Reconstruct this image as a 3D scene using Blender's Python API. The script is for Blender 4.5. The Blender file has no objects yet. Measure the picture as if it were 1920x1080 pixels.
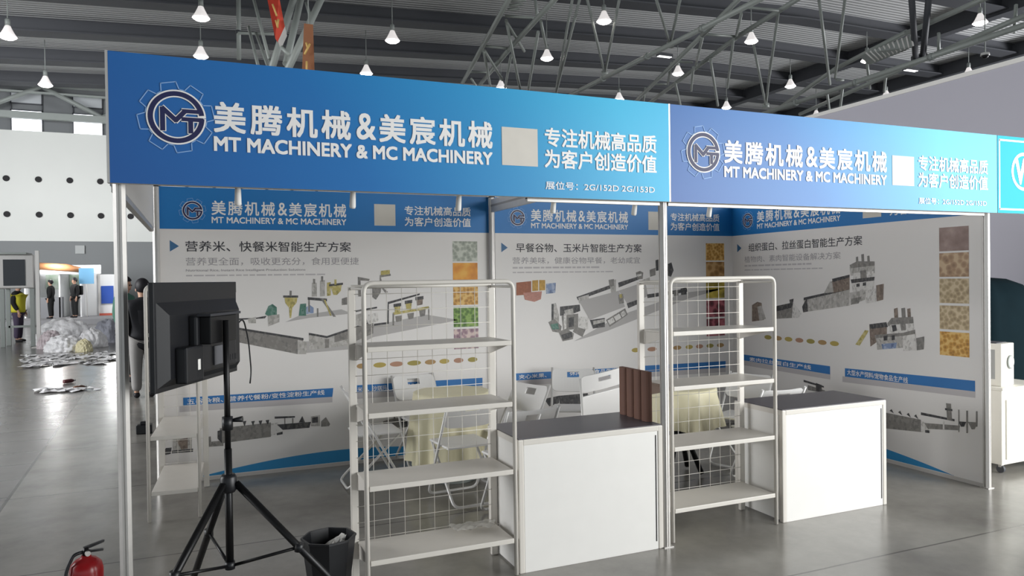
import bpy, bmesh, math, random
from mathutils import Vector, Matrix

random.seed(7)
S = bpy.context.scene
COL = S.collection

# ------------------------------------------------------------------ camera
def make_camera():
    cx, cy, cz, yaw, pit, rol, f = 0.3388, -3.849, 1.6825, 0.39965, -0.011713, -0.013563, 1383.88
    fw = Vector((math.sin(yaw)*math.cos(pit), math.cos(yaw)*math.cos(pit), math.sin(pit)))
    r = Vector((math.cos(yaw), -math.sin(yaw), 0)); u = r.cross(fw)
    r2 = r*math.cos(rol) + u*math.sin(rol); u2 = -r*math.sin(rol) + u*math.cos(rol)
    cam = bpy.data.cameras.new('camera'); cam.sensor_width = 36; cam.lens = f*36/1920
    cam.clip_end = 400
    o = bpy.data.objects.new('camera', cam); COL.objects.link(o)
    m = Matrix((r2, u2, -fw)).transposed().to_4x4(); m.translation = (cx, cy, cz)
    o.matrix_world = m
    S.camera = o
make_camera()

# ------------------------------------------------------------------ light
S.view_settings.view_transform = 'Standard'; S.view_settings.look = 'None'
S.view_settings.gamma = 1; S.view_settings.use_curve_mapping = False
S.view_settings.exposure = 0.0
S.cycles.max_bounces = 6
w = bpy.data.worlds.new('hall_daylight'); S.world = w; w.use_nodes = True
w.node_tree.nodes['Background'].inputs['Color'].default_value = (0.86, 0.94, 1.0, 1)
w.node_tree.nodes['Background'].inputs['Strength'].default_value = 0.95

def area(name, loc, target, sx, sy, power, col=(1, 1, 1), spread=180):
    l = bpy.data.lights.new(name, 'AREA'); l.shape = 'RECTANGLE'; l.size = sx; l.size_y = sy
    l.energy = power; l.color = col; l.spread = math.radians(spread)
    o = bpy.data.objects.new(name, l); COL.objects.link(o); o.location = loc
    o.rotation_euler = (Vector(target)-Vector(loc)).to_track_quat('-Z', 'Y').to_euler()
    return o
area('daylight_from_open_gate', (9.5, -5.3, 2.5), (4.9, 0.2, 0.9), 7.4, 4.0, 1000, (0.98, 0.99, 0.98))
area('daylight_from_far_gate', (-16, 16, 6), (-5, 42, 3), 12, 8, 1080, (0.97, 0.98, 1.0), 80)
area('daylight_from_left_gate', (-13, 7, 4.5), (-2, 8.5, 0), 9, 6, 1000, (0.98, 0.99, 1.0), 110)

area('roof_fill_from_right', (52, 8, 3), (22, 24, 14), 14, 6, 3600, (0.97, 0.97, 1.0), 120)  # unseen fill lamp, added only to brighten the right part of the roof

# ------------------------------------------------------------------ helpers
def lin(c):
    c = c.lstrip('#'); v = [int(c[i:i+2], 16)/255 for i in (0, 2, 4)]
    return tuple(x/12.92 if x <= .04045 else ((x+.055)/1.055)**2.4 for x in v)
MATS = {}
def mat(name, col, rough=.6, metal=0, noise=0, nscale=8, emit=0, bump=0, bscale=60, spec=.5, alpha=1, trans=0):
    if name in MATS: return MATS[name]
    m = bpy.data.materials.new(name); m.use_nodes = True
    nt = m.node_tree; b = nt.nodes['Principled BSDF']
    c = lin(col) if isinstance(col, str) else col
    b.inputs['Base Color'].default_value = (*c, 1); b.inputs['Roughness'].default_value = rough
    b.inputs['Metallic'].default_value = metal; b.inputs['Specular IOR Level'].default_value = spec
    if alpha < 1: b.inputs['Alpha'].default_value = alpha
    if trans: b.inputs['Transmission Weight'].default_value = trans
    if emit:
        b.inputs['Emission Color'].default_value = (*c, 1); b.inputs['Emission Strength'].default_value = emit
    if noise or bump:
        tc = nt.nodes.new('ShaderNodeTexCoord')
        n = nt.nodes.new('ShaderNodeTexNoise'); n.inputs['Scale'].default_value = nscale; n.inputs['Detail'].default_value = 5
        nt.links.new(tc.outputs['Object'], n.inputs['Vector'])
    if noise:
        mx = nt.nodes.new('ShaderNodeMix'); mx.data_type = 'RGBA'
        mx.inputs[6].default_value = (*[x*(1-noise) for x in c], 1); mx.inputs[7].default_value = (*[min(1, x*(1+noise)) for x in c], 1)
        nt.links.new(n.outputs['Fac'], mx.inputs[0]); nt.links.new(mx.outputs[2], b.inputs['Base Color'])
    if bump:
        n2 = nt.nodes.new('ShaderNodeTexNoise'); n2.inputs['Scale'].default_value = bscale; n2.inputs['Detail'].default_value = 4
        nt.links.new(tc.outputs['Object'], n2.inputs['Vector'])
        bp = nt.nodes.new('ShaderNodeBump'); bp.inputs['Strength'].default_value = bump; bp.inputs['Distance'].default_value = .02
        nt.links.new(n2.outputs['Fac'], bp.inputs['Height']); nt.links.new(bp.outputs['Normal'], b.inputs['Normal'])
    MATS[name] = m
    return m

def tag(o, label=None, cat=None, group=None, kind=None):
    if label: o['label'] = label
    if cat: o['category'] = cat
    if group: o['group'] = group
    if kind: o['kind'] = kind
    return o
def thing(name, label, cat, loc=(0, 0, 0), rz=0, group=None):
    o = bpy.data.objects.new(name, None); COL.objects.link(o); o.location = loc; o.rotation_euler = (0, 0, rz)
    o.empty_display_size = .1
    return tag(o, label, cat, group)
def obj(name, bm, m, parent=None, smooth=False, loc=None):
    if isinstance(bm, bpy.types.Mesh): me = bm
    else:
        bmesh.ops.recalc_face_normals(bm, faces=bm.faces)
        me = bpy.data.meshes.new(name); bm.to_mesh(me); bm.free()
    for x in (m if isinstance(m, (list, tuple)) else [m]):
        if len(me.materials) < 16: me.materials.append(x)
    if smooth:
        for f in me.polygons: f.use_smooth = True
    o = bpy.data.objects.new(name, me); COL.objects.link(o)
    if parent: o.parent = parent
    if loc: o.location = loc
    return o
def struct(name, bm, m, parent=None, smooth=False):
    o = obj(name, bm, m, parent, smooth)
    if not parent: o['kind'] = 'structure'
    return o
def NB(): return bmesh.new()
def box(bm, x0, x1, y0, y1, z0, z1, bev=0, mi=0, M=None):
    vs = [bm.verts.new((x, y, z)) for x in (x0, x1) for y in (y0, y1) for z in (z0, z1)]
    fs = [bm.faces.new([vs[i] for i in q]) for q in ((0, 1, 3, 2), (4, 6, 7, 5), (0, 4, 5, 1), (2, 3, 7, 6), (0, 2, 6, 4), (1, 5, 7, 3))]
    for f in fs: f.material_index = mi
    if bev:
        es = list({e for f in fs for e in f.edges})
        r = bmesh.ops.bevel(bm, geom=es, offset=bev, segments=2, affect='EDGES', profile=.6)
        vs = list({v for f in r['faces'] for v in f.verts} | {v for v in vs if v.is_valid})
    if M is not None:
        for v in vs:
            if v.is_valid: v.co = M @ v.co
    return vs
def bx(*a, **k):
    bm = NB(); box(bm, *a, **k); return bm
def tube(bm, pts, r, n=8, closed=False, caps=True, mi=0):
    pts = [Vector(p) for p in pts]; rings = []; N = len(pts)
    rs = r if isinstance(r, (list, tuple)) else [r]*N
    prev = None
    for i, p in enumerate(pts):
        if closed: d = pts[(i+1) % N]-pts[i-1]
        else: d = pts[min(i+1, N-1)]-pts[max(i-1, 0)]
        d.normalize()
        if prev is None:
            a = d.orthogonal().normalized()
        else:
            a = prev - d*prev.dot(d)
            a = a.normalized() if a.length > 1e-6 else d.orthogonal().normalized()
        prev = a; b = d.cross(a)
        rings.append([bm.verts.new(p+(a*math.cos(t)+b*math.sin(t))*rs[i]) for t in [2*math.pi*(k+.5)/n for k in range(n)]])
    for i in range(N if closed else N-1):
        A, B = rings[i], rings[(i+1) % N]
        for k in range(n):
            f = bm.faces.new((A[k], A[(k+1) % n], B[(k+1) % n], B[k])); f.material_index = mi; f.smooth = True
    if caps and not closed:
        for R_ in (rings[0], rings[-1]):
            f = bm.faces.new(R_); f.material_index = mi
def tb(pts, r, n=8, **k):
    bm = NB(); tube(bm, pts, r, n, **k); return bm
def lathe(bm, prof, n=24, c=(0, 0, 0), mi=0, cap=True):
    rings = []
    for (r, z) in prof:
        rings.append([bm.verts.new((c[0]+r*math.cos(2*math.pi*k/n), c[1]+r*math.sin(2*math.pi*k/n), c[2]+z)) for k in range(n)])
    for A, B in zip(rings, rings[1:]):
        for k in range(n):
            f = bm.faces.new((A[k], A[(k+1) % n], B[(k+1) % n], B[k])); f.smooth = True; f.material_index = mi
    if cap:
        for R_ in (rings[0], rings[-1]):
            f = bm.faces.new(R_); f.material_index = mi
def lt(prof, n=24, c=(0, 0, 0), cap=True):
    bm = NB(); lathe(bm, prof, n, c, cap=cap); return bm
def prism(bm, pts, axis, a, b, mi=0):
    """extrude a polygon; pts in the two other axes, from a to b along axis"""
    def put(p, t):
        q = [0, 0, 0]; j = 0
        for i in range(3):
            if i == axis: q[i] = t
            else: q[i] = p[j]; j += 1
        return bm.verts.new(q)
    A = [put(p, a) for p in pts]; B = [put(p, b) for p in pts]; n = len(pts)
    fs = [bm.faces.new(A), bm.faces.new(B)]
    for k in range(n): fs.append(bm.faces.new((A[k], A[(k+1) % n], B[(k+1) % n], B[k])))
    for f in fs: f.material_index = mi
def fillet(pts, r, seg=5):
    """polyline with rounded inner corners"""
    pts = [Vector(p) for p in pts]; out = [pts[0]]
    for i in range(1, len(pts)-1):
        a = (pts[i-1]-pts[i]); b = (pts[i+1]-pts[i])
        rr = min(r, a.length*.49, b.length*.49); a.normalize(); b.normalize()
        p0 = pts[i]+a*rr; p1 = pts[i]+b*rr
        for k in range(seg+1):
            t = k/seg; out.append(p0*(1-t)**2 + pts[i]*2*t*(1-t) + p1*t*t)
    out.append(pts[-1]); return out
def copy_tree(o, parent=None):
    c = o.copy(); COL.objects.link(c)
    if parent: c.parent = parent
    for ch in list(o.children): copy_tree(ch, c)
    return c
def skin_mesh(nodes, edges, sub=2, root=0):
    """nodes: (x,y,z,r[,ry])"""
    bm = NB(); lay = bm.verts.layers.skin.verify()
    vs = []
    for i, n in enumerate(nodes):
        v = bm.verts.new(n[:3]); v[lay].radius = (n[3], n[4] if len(n) > 4 else n[3]); v[lay].use_root = (i == root)
        vs.append(v)
    for a, b in edges: bm.edges.new((vs[a], vs[b]))
    me = bpy.data.meshes.new('t'); bm.to_mesh(me); bm.free()
    o = bpy.data.objects.new('t', me); COL.objects.link(o)
    o.modifiers.new('s', 'SKIN').use_smooth_shade = True
    sd = o.modifiers.new('d', 'SUBSURF'); sd.levels = sub; sd.render_levels = sub
    dg = bpy.context.evaluated_depsgraph_get(); dg.update()
    out = bpy.data.meshes.new_from_object(o.evaluated_get(dg))
    bpy.data.objects.remove(o); bpy.data.meshes.remove(me)
    for f in out.polygons: f.use_smooth = True
    return out

# ------------------------------------------------------------------ flat print on a surface
class Surf:
    """a printed face: u to the right, v up, n out of the face (towards the viewer)"""
    def __init__(s, o, u, n, parent): s.o = Vector(o); s.u = Vector(u); s.n = Vector(n); s.p = parent
    def at(s, u, v, k=0): return s.o + s.u*u + Vector((0, 0, v)) + s.n*(.0012*k)
    def poly(s, name, polys, mats, k=1, label=None):
        """polys: list of (pts, material index, layer)"""
        bm = NB()
        for q in polys:
            f = bm.faces.new([bm.verts.new(s.at(a, b, k+(q[2] if len(q) > 2 else 0))) for a, b in q[0]]); f.material_index = q[1] if len(q) > 1 else 0
        o = obj(name, bm, mats, s.p)
        if label: o['label'] = label
        return o
    def text(s, name, body, u0, v0, u1, v1, m, k=2, bold=0., space=1, label=None):
        cu = bpy.data.curves.new('t', 'FONT'); cu.body = body; cu.resolution_u = 3; cu.space_character = space
        t = bpy.data.objects.new('t', cu); COL.objects.link(t)
        dg = bpy.context.evaluated_depsgraph_get(); dg.update()
        me = bpy.data.meshes.new_from_object(t.evaluated_get(dg))
        bpy.data.objects.remove(t); bpy.data.curves.remove(cu)
        if not me.vertices: return None
        xs = [v.co.x for v in me.vertices]; ys = [v.co.y for v in me.vertices]
        x0, x1, y0, y1 = min(xs), max(xs), min(ys), max(ys)
        for v in me.vertices:
            a = u0+(v.co.x-x0)/(x1-x0)*(u1-u0); b = v0+(v.co.y-y0)/(y1-y0)*(v1-v0)
            v.co = s.at(a, b, k)
        me.materials.clear()
        if bold:      # heavier strokes: the same letters printed again a hair to each side
            base = bmesh.new(); base.from_mesh(me); n0 = len(me.vertices); du = bold*(u1-u0)/(x1-x0); dv = bold*(v1-v0)/(y1-y0)
            for i, (sx, sv) in enumerate(((-1, -1), (1, -1), (1, 1), (-1, 1), (0, 1), (0, -1))):
                tmp = bmesh.new(); tmp.from_mesh(me)
                off = s.u*(sx*du)+Vector((0, 0, sv*dv))+s.n*(.00006*(i+1))
                for v in tmp.verts: v.co += off
                mm = bpy.data.meshes.new('t'); tmp.to_mesh(mm); tmp.free(); base.from_mesh(mm); bpy.data.meshes.remove(mm)
            base.to_mesh(me); base.free()
        o = obj(name, me, m, s.p)
        if label: o['label'] = label
        return o
def rect(a, b, c, d): return [(a, b), (c, b), (c, d), (a, d)]
def circ(u, v, r, n=32, a0=0, a1=2*math.pi, ry=None):
    return [(u+r*math.cos(a0+(a1-a0)*i/n), v+(ry or r)*math.sin(a0+(a1-a0)*i/n)) for i in range(n if abs(a1-a0-2*math.pi) < 1e-6 else n+1)]
def ringquads(u, v, r0, r1, n=48, a0=0., a1=2*math.pi):
    q = []
    for i in range(n):
        s, t = a0+(a1-a0)*i/n, a0+(a1-a0)*(i+1)/n
        q.append([(u+r0*math.cos(s), v+r0*math.sin(s)), (u+r1*math.cos(s), v+r1*math.sin(s)), (u+r1*math.cos(t), v+r1*math.sin(t)), (u+r0*math.cos(t), v+r0*math.sin(t))])
    return q
def stroke(pts, w, closed=False):
    q = []; n = len(pts)
    for i in range(n if closed else n-1):
        (a, b), (c, d) = pts[i], pts[(i+1) % n]
        L = math.hypot(c-a, d-b) or 1; nx, ny = -(d-b)/L*w/2, (c-a)/L*w/2
        ex, ey = (c-a)/L*w*.25, (d-b)/L*w*.25
        q.append([(a+nx-ex, b+ny-ey), (a-nx-ex, b-ny-ey), (c-nx+ex, d-ny+ey), (c+nx+ex, d+ny+ey)])
    return q

# ------------------------------------------------------------------ materials
ALU = mat('brushed_aluminium', '#c9c6c2', .38, .55, noise=.06, nscale=30)
WMETAL = mat('white_powder_coat', '#d8d3cb', .4, 0, noise=.04, nscale=12)
GAP = mat('dark_gap', '#2b2a2c', .8)
BLACK = mat('black_plastic', '#16171b', .42, 0, noise=.2, nscale=20)
BLACKM = mat('black_coated_steel', '#121214', .4, .3, noise=.2, nscale=20)
WHITEP = mat('white_plastic', '#e9e7e3', .45, noise=.03)
PRINT_W = mat('white_printed_vinyl', '#ebe7e4', .5, noise=.03, nscale=1.2, bump=.05, bscale=2.5)
BLUEBAND = mat('blue_printed_vinyl', '#1676bd', .45, noise=.08, nscale=1.0)
INKWHITE = mat('white_ink', '#f3f1ef', .5)
INKNAVY = mat('navy_ink', '#1d2150', .5)
INKDARK = mat('charcoal_ink', '#3a3a40', .6)
INKGREY = mat('grey_ink', '#a29da0', .6)
INKLG = mat('pale_grey_ink', '#c4bfc0', .6)
INKBLUE = mat('blue_ink', '#2a74b8', .5, noise=.12, nscale=2)
INKLB = mat('light_blue_ink', '#7fb4e6', .5)
TEAL = mat('slate_blue_ink', '#3f6f9a', .5)
def ink(name, a, b, c, sc):
    """half-tone picture ink: broken blocks of three tones"""
    m = bpy.data.materials.new(name); m.use_nodes = True; nt = m.node_tree; bs = nt.nodes['Principled BSDF']; bs.inputs['Roughness'].default_value = .55
    tc = nt.nodes.new('ShaderNodeTexCoord'); mp = nt.nodes.new('ShaderNodeMapping'); mp.inputs['Rotation'].default_value = (.0, .25, .2); mp.inputs['Scale'].default_value = (1, 1, .7)
    v = nt.nodes.new('ShaderNodeTexVoronoi'); v.distance = 'CHEBYCHEV'; v.inputs['Scale'].default_value = sc
    r = nt.nodes.new('ShaderNodeValToRGB'); r.color_ramp.interpolation = 'CONSTANT'
    r.color_ramp.elements[0].color = (*lin(a), 1); r.color_ramp.elements[1].color = (*lin(c), 1); r.color_ramp.elements[1].position = .72
    e = r.color_ramp.elements.new(.22); e.color = (*lin(b), 1)
    sp = nt.nodes.new('ShaderNodeSeparateColor')
    nt.links.new(tc.outputs['Object'], mp.inputs[0]); nt.links.new(mp.outputs[0], v.inputs['Vector']); nt.links.new(v.outputs['Color'], sp.inputs[0])
    nt.links.new(sp.outputs[0], r.inputs['Fac']); nt.links.new(r.outputs['Color'], bs.inputs['Base Color'])
    return m
G1 = ink('machine_ink_dark', '#39383b', '#474648', '#5c5a59', 60); G2 = ink('machine_ink_mid', '#7b7875', '#86827e', '#908c87', 52); G3 = ink('machine_ink_light', '#a5a19c', '#b7b3ae', '#c4c0bc', 52)
G4 = ink('machine_ink_pale', '#c4c0bc', '#dcd8d4', '#e2dfdb', 60); GY = ink('machine_ink_yellow', '#a3985c', '#bfb06a', '#cbbf86', 60); GG = ink('machine_ink_green', '#476f62', '#527f70', '#6d8f83', 60)
GB = ink('machine_ink_brown', '#75675e', '#85766c', '#928377', 60); GBL = ink('machine_ink_blue', '#66789c', '#8798ba', '#a9b4cb', 40)
MACH = [G1, G2, G3, G4, GY, GG, GB, GBL, mat('picture_floor_grey', '#bab6b4', .6), mat('picture_food_rust', '#a5684f', .6, noise=.4, nscale=40), mat('picture_food_amber', '#c49a4c', .6, noise=.4, nscale=40), mat('picture_food_rose', '#c08a7c', .6, noise=.35, nscale=40)]
CLOTH = mat('cream_satin', '#f1e9c6', .5, noise=.06, nscale=4)
DARKTOP = mat('charcoal_laminate', '#57545a', .35, noise=.08, nscale=14)
STEEL = mat('grey_painted_steel', '#9aa09c', .5, .1, noise=.08, nscale=2)
STEELD = mat('dark_painted_steel', '#4c4e53', .6, noise=.08, nscale=2)
HALLWHITE = mat('white_acoustic_panel', '#e6e8e3', .7, noise=.03, nscale=.6)
HALLGREY = mat('grey_wall_paint', '#86898a', .7, noise=.05, nscale=.4)
LILAC = mat('pale_lilac_grey_panel', '#bbb9c4', .6, noise=.03, nscale=.4)

def photo_mat(name, a, b, scale=30, c=None, kind='V'):
    m = bpy.data.materials.new(name); m.use_nodes = True; nt = m.node_tree; bs = nt.nodes['Principled BSDF']
    bs.inputs['Roughness'].default_value = .5
    tc = nt.nodes.new('ShaderNodeTexCoord')
    t = nt.nodes.new('ShaderNodeTexVoronoi' if kind == 'V' else 'ShaderNodeTexNoise'); t.inputs['Scale'].default_value = scale
    if kind != 'V': t.inputs['Detail'].default_value = 6
    nt.links.new(tc.outputs['Object'], t.inputs['Vector'])
    r = nt.nodes.new('ShaderNodeValToRGB')
    r.color_ramp.elements[0].color = (*lin(a), 1); r.color_ramp.elements[1].color = (*lin(b), 1)
    r.color_ramp.elements[0].position = .25 if kind != 'V' else .05; r.color_ramp.elements[1].position = .7
    if c: e = r.color_ramp.elements.new(.5); e.color = (*lin(c), 1)
    nt.links.new(t.outputs['Distance' if kind == 'V' else 'Fac'], r.inputs['Fac'])
    nt.links.new(r.outputs['Color'], bs.inputs['Base Color'])
    return m

# ------------------------------------------------------------------ the hall
def floor_mat():
    m = bpy.data.materials.new('polished_concrete'); m.use_nodes = True; nt = m.node_tree; b = nt.nodes['Principled BSDF']
    N = nt.nodes.new; L = nt.links.new
    tc = N('ShaderNodeTexCoord'); sp = N('ShaderNodeSeparateXYZ'); L(tc.outputs['Object'], sp.inputs[0])
    n1 = N('ShaderNodeTexNoise'); n1.inputs['Scale'].default_value = .9; n1.inputs['Detail'].default_value = 7; n1.inputs['Roughness'].default_value = .62
    L(tc.outputs['Object'], n1.inputs['Vector'])
    r = N('ShaderNodeValToRGB'); r.color_ramp.elements[0].color = (*lin('#6d6a65'), 1); r.color_ramp.elements[1].color = (*lin('#a3a099'), 1)
    r.color_ramp.elements[0].position = .3; r.color_ramp.elements[1].position = .72
    L(n1.outputs['Fac'], r.inputs['Fac'])
    def math_(op, a, b_=None):
        x = N('ShaderNodeMath'); x.operation = op
        for i, v in enumerate((a, b_)):
            if v is None: continue
            if isinstance(v, (int, float)): x.inputs[i].default_value = v
            else: L(v, x.inputs[i])
        return x.outputs[0]
    # slab joints across the hall and one long joint beside the aisle
    wob = math_('MULTIPLY', n1.outputs['Fac'], .02)
    yy = math_('ADD', sp.outputs['Y'], wob)
    fy = math_('ABSOLUTE', math_('SUBTRACT', math_('FRACT', math_('DIVIDE', math_('SUBTRACT', yy, 0.28), 1.85)), .5))
    jy = math_('LESS_THAN', fy, .004)
    fx = math_('ABSOLUTE', math_('SUBTRACT', math_('FRACT', math_('DIVIDE', math_('SUBTRACT', sp.outputs['X'], 1.2), 3.7)), .5))
    jx = math_('LESS_THAN', fx, -1)
    j = math_('MAXIMUM', jy, jx)
    # protected aisle floor: board lines beyond the long joint
    aisle = math_('LESS_THAN', math_('ADD', sp.outputs['X'], math_('MULTIPLY', sp.outputs['Y'], .0437)), -.955)
    ed = math_('LESS_THAN', math_('ABSOLUTE', math_('ADD', math_('ADD', sp.outputs['X'], math_('MULTIPLY', sp.outputs['Y'], .0437)), .955)), .012)
    bd = math_('LESS_THAN', math_('FRACT', math_('DIVIDE', sp.outputs['Y'], .62)), .035)
    ab = math_('MULTIPLY', aisle, bd)
    j = math_('MAXIMUM', math_('MAXIMUM', j, ab), ed)
    mx = N('ShaderNodeMix'); mx.data_type = 'RGBA'; L(math_('MULTIPLY', aisle, .75), mx.inputs[0]); L(r.outputs['Color'], mx.inputs[6]); mx.inputs[7].default_value = (*lin('#7d7a79'), 1)
    m2 = N('ShaderNodeMix'); m2.data_type = 'RGBA'; L(math_('MULTIPLY', j, .7), m2.inputs[0]); L(mx.outputs[2], m2.inputs[6]); m2.inputs[7].default_value = (*lin('#3c3a38'), 1)
    L(m2.outputs[2], b.inputs['Base Color'])
    n2 = N('ShaderNodeTexNoise'); n2.inputs['Scale'].default_value = 2.2; n2.inputs['Detail'].default_value = 4; L(tc.outputs['Object'], n2.inputs['Vector'])
    ro = N('ShaderNodeMapRange'); L(n2.outputs['Fac'], ro.inputs[0]); ro.inputs[3].default_value = .14; ro.inputs[4].default_value = .30
    L(ro.outputs[0], b.inputs['Roughness']); b.inputs['Specular IOR Level'].default_value = .6
    bp = N('ShaderNodeBump'); bp.inputs['Strength'].default_value = .06; bp.inputs['Distance'].default_value = .03
    L(n2.outputs['Fac'], bp.inputs['Height']); L(bp.outputs['Normal'], b.inputs['Normal'])
    return m
struct('floor', bx(-60, 80, -45, 46, -.3, 0), floor_mat())

def roof_z(x): return 14-.05*max(0, 26-x)
def roof_mat():
    m = mat('corrugated_roof_sheet', '#cbcdcd', .6); nt = m.node_tree; b = nt.nodes['Principled BSDF']
    tc = nt.nodes.new('ShaderNodeTexCoord'); wv = nt.nodes.new('ShaderNodeTexWave'); wv.bands_direction = 'Y'
    wv.inputs['Scale'].default_value = 1.3; wv.inputs['Distortion'].default_value = .2
    nt.links.new(tc.outputs['Object'], wv.inputs['Vector'])
    bp = nt.nodes.new('ShaderNodeBump'); bp.inputs['Strength'].default_value = .5; bp.inputs['Distance'].default_value = .08
    nt.links.new(wv.outputs['Fac'], bp.inputs['Height']); nt.links.new(bp.outputs['Normal'], b.inputs['Normal'])
    return m
bm = NB(); prism(bm, [(-60, roof_z(-60)), (26, 14), (80, 14), (80, 14.3), (26, 14.3), (-60, roof_z(-60)+.3)], 1, -45, 46)
ceil = struct('ceiling', bm, roof_mat())
for yy in (-7.4, -3.1, 1.1, 5.4, 9.6, 13.9, 18.2, 22.4, 26.7, 31, 35.3, 39.4):
    bm = NB()
    prism(bm, [(-60, roof_z(-60)-.62), (26, 13.38), (80, 13.38), (80, 13.44), (26, 13.44), (-60, roof_z(-60)-.56)], 1, yy-.42, yy+.42)
    prism(bm, [(-60, roof_z(-60)-.56), (26, 13.44), (80, 13.44), (80, 14), (26, 14), (-60, roof_z(-60))], 1, yy-.12, yy+.12)
    obj('roof_beam', bm, STEELD, ceil)
for xx in (-20.5, 33.8, 41):
    obj('roof_girder', bx(xx-.25, xx+.25, 2, 42, roof_z(xx)-.75, roof_z(xx)-.05), STEELD, ceil)

# far wall with its row of high windows
bm = NB()
box(bm, -60, 80, 42, 42.4, 4.05, 9.86)
wall_far = struct('wall_far', bm, HALLWHITE)
obj('lower_wall', bx(-60, 80, 41.96, 42.4, 0, 4.05), HALLGREY, wall_far)
bm = NB(); box(bm, -60, 80, 42.1, 42.5, 9.86, 14.3); obj('upper_wall', bm, mat('grey_upper_wall', '#76797b', .7), wall_far)  # plain mid-grey strip above the white panels
SKYG = mat('daylight_window_glass', '#f4f8ff', .3, emit=2.2)
SKYD = mat('frosted_upper_glass', '#a9adb0', .3, emit=.25)
k = 0
for i in range(-8, 8):
    x0 = -8.62+i*2.82+2.82*1
    k += 1
    wn = bpy.data.objects.new('window_%d' % k, None); COL.objects.link(wn); wn.location = (x0, 42, 9.86); wn['kind'] = 'structure'
    obj('pane', bx(0, 1.36, .04, .09, 0, 1.05), SKYG, wn)
    obj('upper_pane', bx(0, 1.36, .04, .09, 1.45, 2.05), SKYD, wn)
    fr = NB()
    for a in (-.04, 1.36): box(fr, a, a+.05, 0, .08, 0, 2.1)
    for a in (.72, 1.05, 1.4, 2.05): box(fr, -.04, 1.41, 0, .085, a, a+.06)
    obj('window_frame', fr, STEELD, wn)
holes = NB()
for i in range(-16, 12):
    for zz in (7.32, 5.45):
        lathe(holes, [(.1, 0), (.16, .0), (.16, .03)], 12)
        for v in holes.verts:
            if not v.tag:
                v.tag = True; x, y, z = v.co; v.co = (-8.9+i*1.44+x, 41.99-z, zz+y)
obj('wall_hole', holes, GAP, wall_far)  # flat dark discs standing in for the shade inside the wall holes
# lattice girder along the top of the far wall
def lattice():
    t = thing('lattice_girder', 'grey steel lattice girder running along the top of the far hall wall', 'girder', (-8.95, 41.2, 10.35))
    obj('lower_chord', bx(0, 28, -.15, .15, 0, .34), STEEL, t)
    obj('upper_chord', bx(0, 28, -.12, .12, 1.7, 1.82), STEEL, t)
    obj('middle_chord', bx(0, 28, -.1, .1, 1.32, 1.42), STEEL, t)
    for i in range(5):
        a = -.9+i*5.5
        obj('diagonal', tb([(a, 0, .3), (a+2.75, 0, 1.72)], .13, 6), STEEL, t)
        obj('diagonal', tb([(a+5.5, 0, .3), (a+2.75, 0, 1.72)], .13, 6), STEEL, t)
lattice()
# tall partition wall to the right of the stands
struct('wall_right', bx(10, 10.12, .9, 42, 0, 4.36), LILAC)
obj('cap_strip', bx(9.985, 10.135, .9, 42, 4.36, 4.42), WHITEP, bpy.data.objects['wall_right'])
# small sign plate on the far wall
s = thing('wall_sign', 'small white square sign plate high on the grey far wall', 'sign', (-5.598, 41.900, 3.603))
obj('plate', bx(-.22, .22, -.05, .02, -.22, .22), mat('grey_sign_face', '#b4b7b6', .6), s)

# ------------------------------------------------------------------ the stand: posts, beams, fascia
def post_mesh(h, r=.0285, groove=True):
    bm = NB(); pts = []
    for k in range(8):
        a = math.pi/8+k*math.pi/4; b = a+math.pi/4
        p, q = (r*math.cos(a), r*math.sin(a)), (r*math.cos(b), r*math.sin(b))
        pts.append(p)
        if k % 2 == 1:      # a slot down every second face
            for t, d in ((.38, 1), (.38, .8), (.62, .8), (.62, 1)):
                pts.append(((p[0]+(q[0]-p[0])*t)*d, (p[1]+(q[1]-p[1])*t)*d))
    prism(bm, pts, 2, 0, h)
    return bm
def stand_post(x, y, h, label):
    t = thing('stand_post', label, 'post', (x, y, 0), 0, 'aluminium posts of the stand')
    obj('profile', post_mesh(h), ALU, t)
    obj('foot_plate', bx(-.034, .034, -.034, .034, 0, .006), ALU, t)
    obj('end_cap', bx(-.024, .024, -.024, .024, h, h+.012), GAP, t)
stand_post(0, .02, 2.49, 'grooved aluminium post at the left front corner of the blue stand')
stand_post(2.998, .022, 2.49, 'grooved aluminium post between the left counter and the right wire rack')
stand_post(5.99, .02, 2.49, 'bright aluminium post at the front end of the right-hand printed wall')
stand_post(3.0, 2.938, 2.49, 'aluminium post at the seam between the two back wall prints')
stand_post(.01, 2.935, 2.49, 'aluminium post at the left rear corner of the stand')

def beam(name, label, a, b, z0, z1, th=.036):
    a, b = Vector((*a, 0)), Vector((*b, 0)); L = (b-a).length
    t = thing(name, label, 'beam', (a.x, a.y, z0), math.atan2(b.y-a.y, b.x-a.x))
    obj('rail', bx(0, L, -th/2, th/2, 0, z1-z0), ALU, t)
    obj('slot', bx(0, L, -th/2-.001, th/2+.001, (z1-z0)*.42, (z1-z0)*.58), mat('slot_grey', '#8d8b89', .5, .4), t)
beam('cross_beam', 'pale cross beam running back from the middle front post to the rear seam', (3.0, .05), (3.0, 2.92), 2.345, 2.47)
beam('rear_beam', 'aluminium top rail over the left back wall print', (.03, 2.975), (2.97, 2.975), 2.505, 2.545)
beam('front_rail', 'aluminium rail hidden behind the left part of the deep blue fascia', (.04, .02), (2.05, .02), 2.17, 2.205, .03)
beam('front_rail', 'aluminium rail along the lower rear edge of the front fascia', (2.07, .02), (2.966, .02), 2.128, 2.165, .03)
beam('front_rail', 'aluminium rail behind the lower edge of the right fascia board', (3.03, .02), (5.955, .02), 2.128, 2.165, .03)

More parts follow.
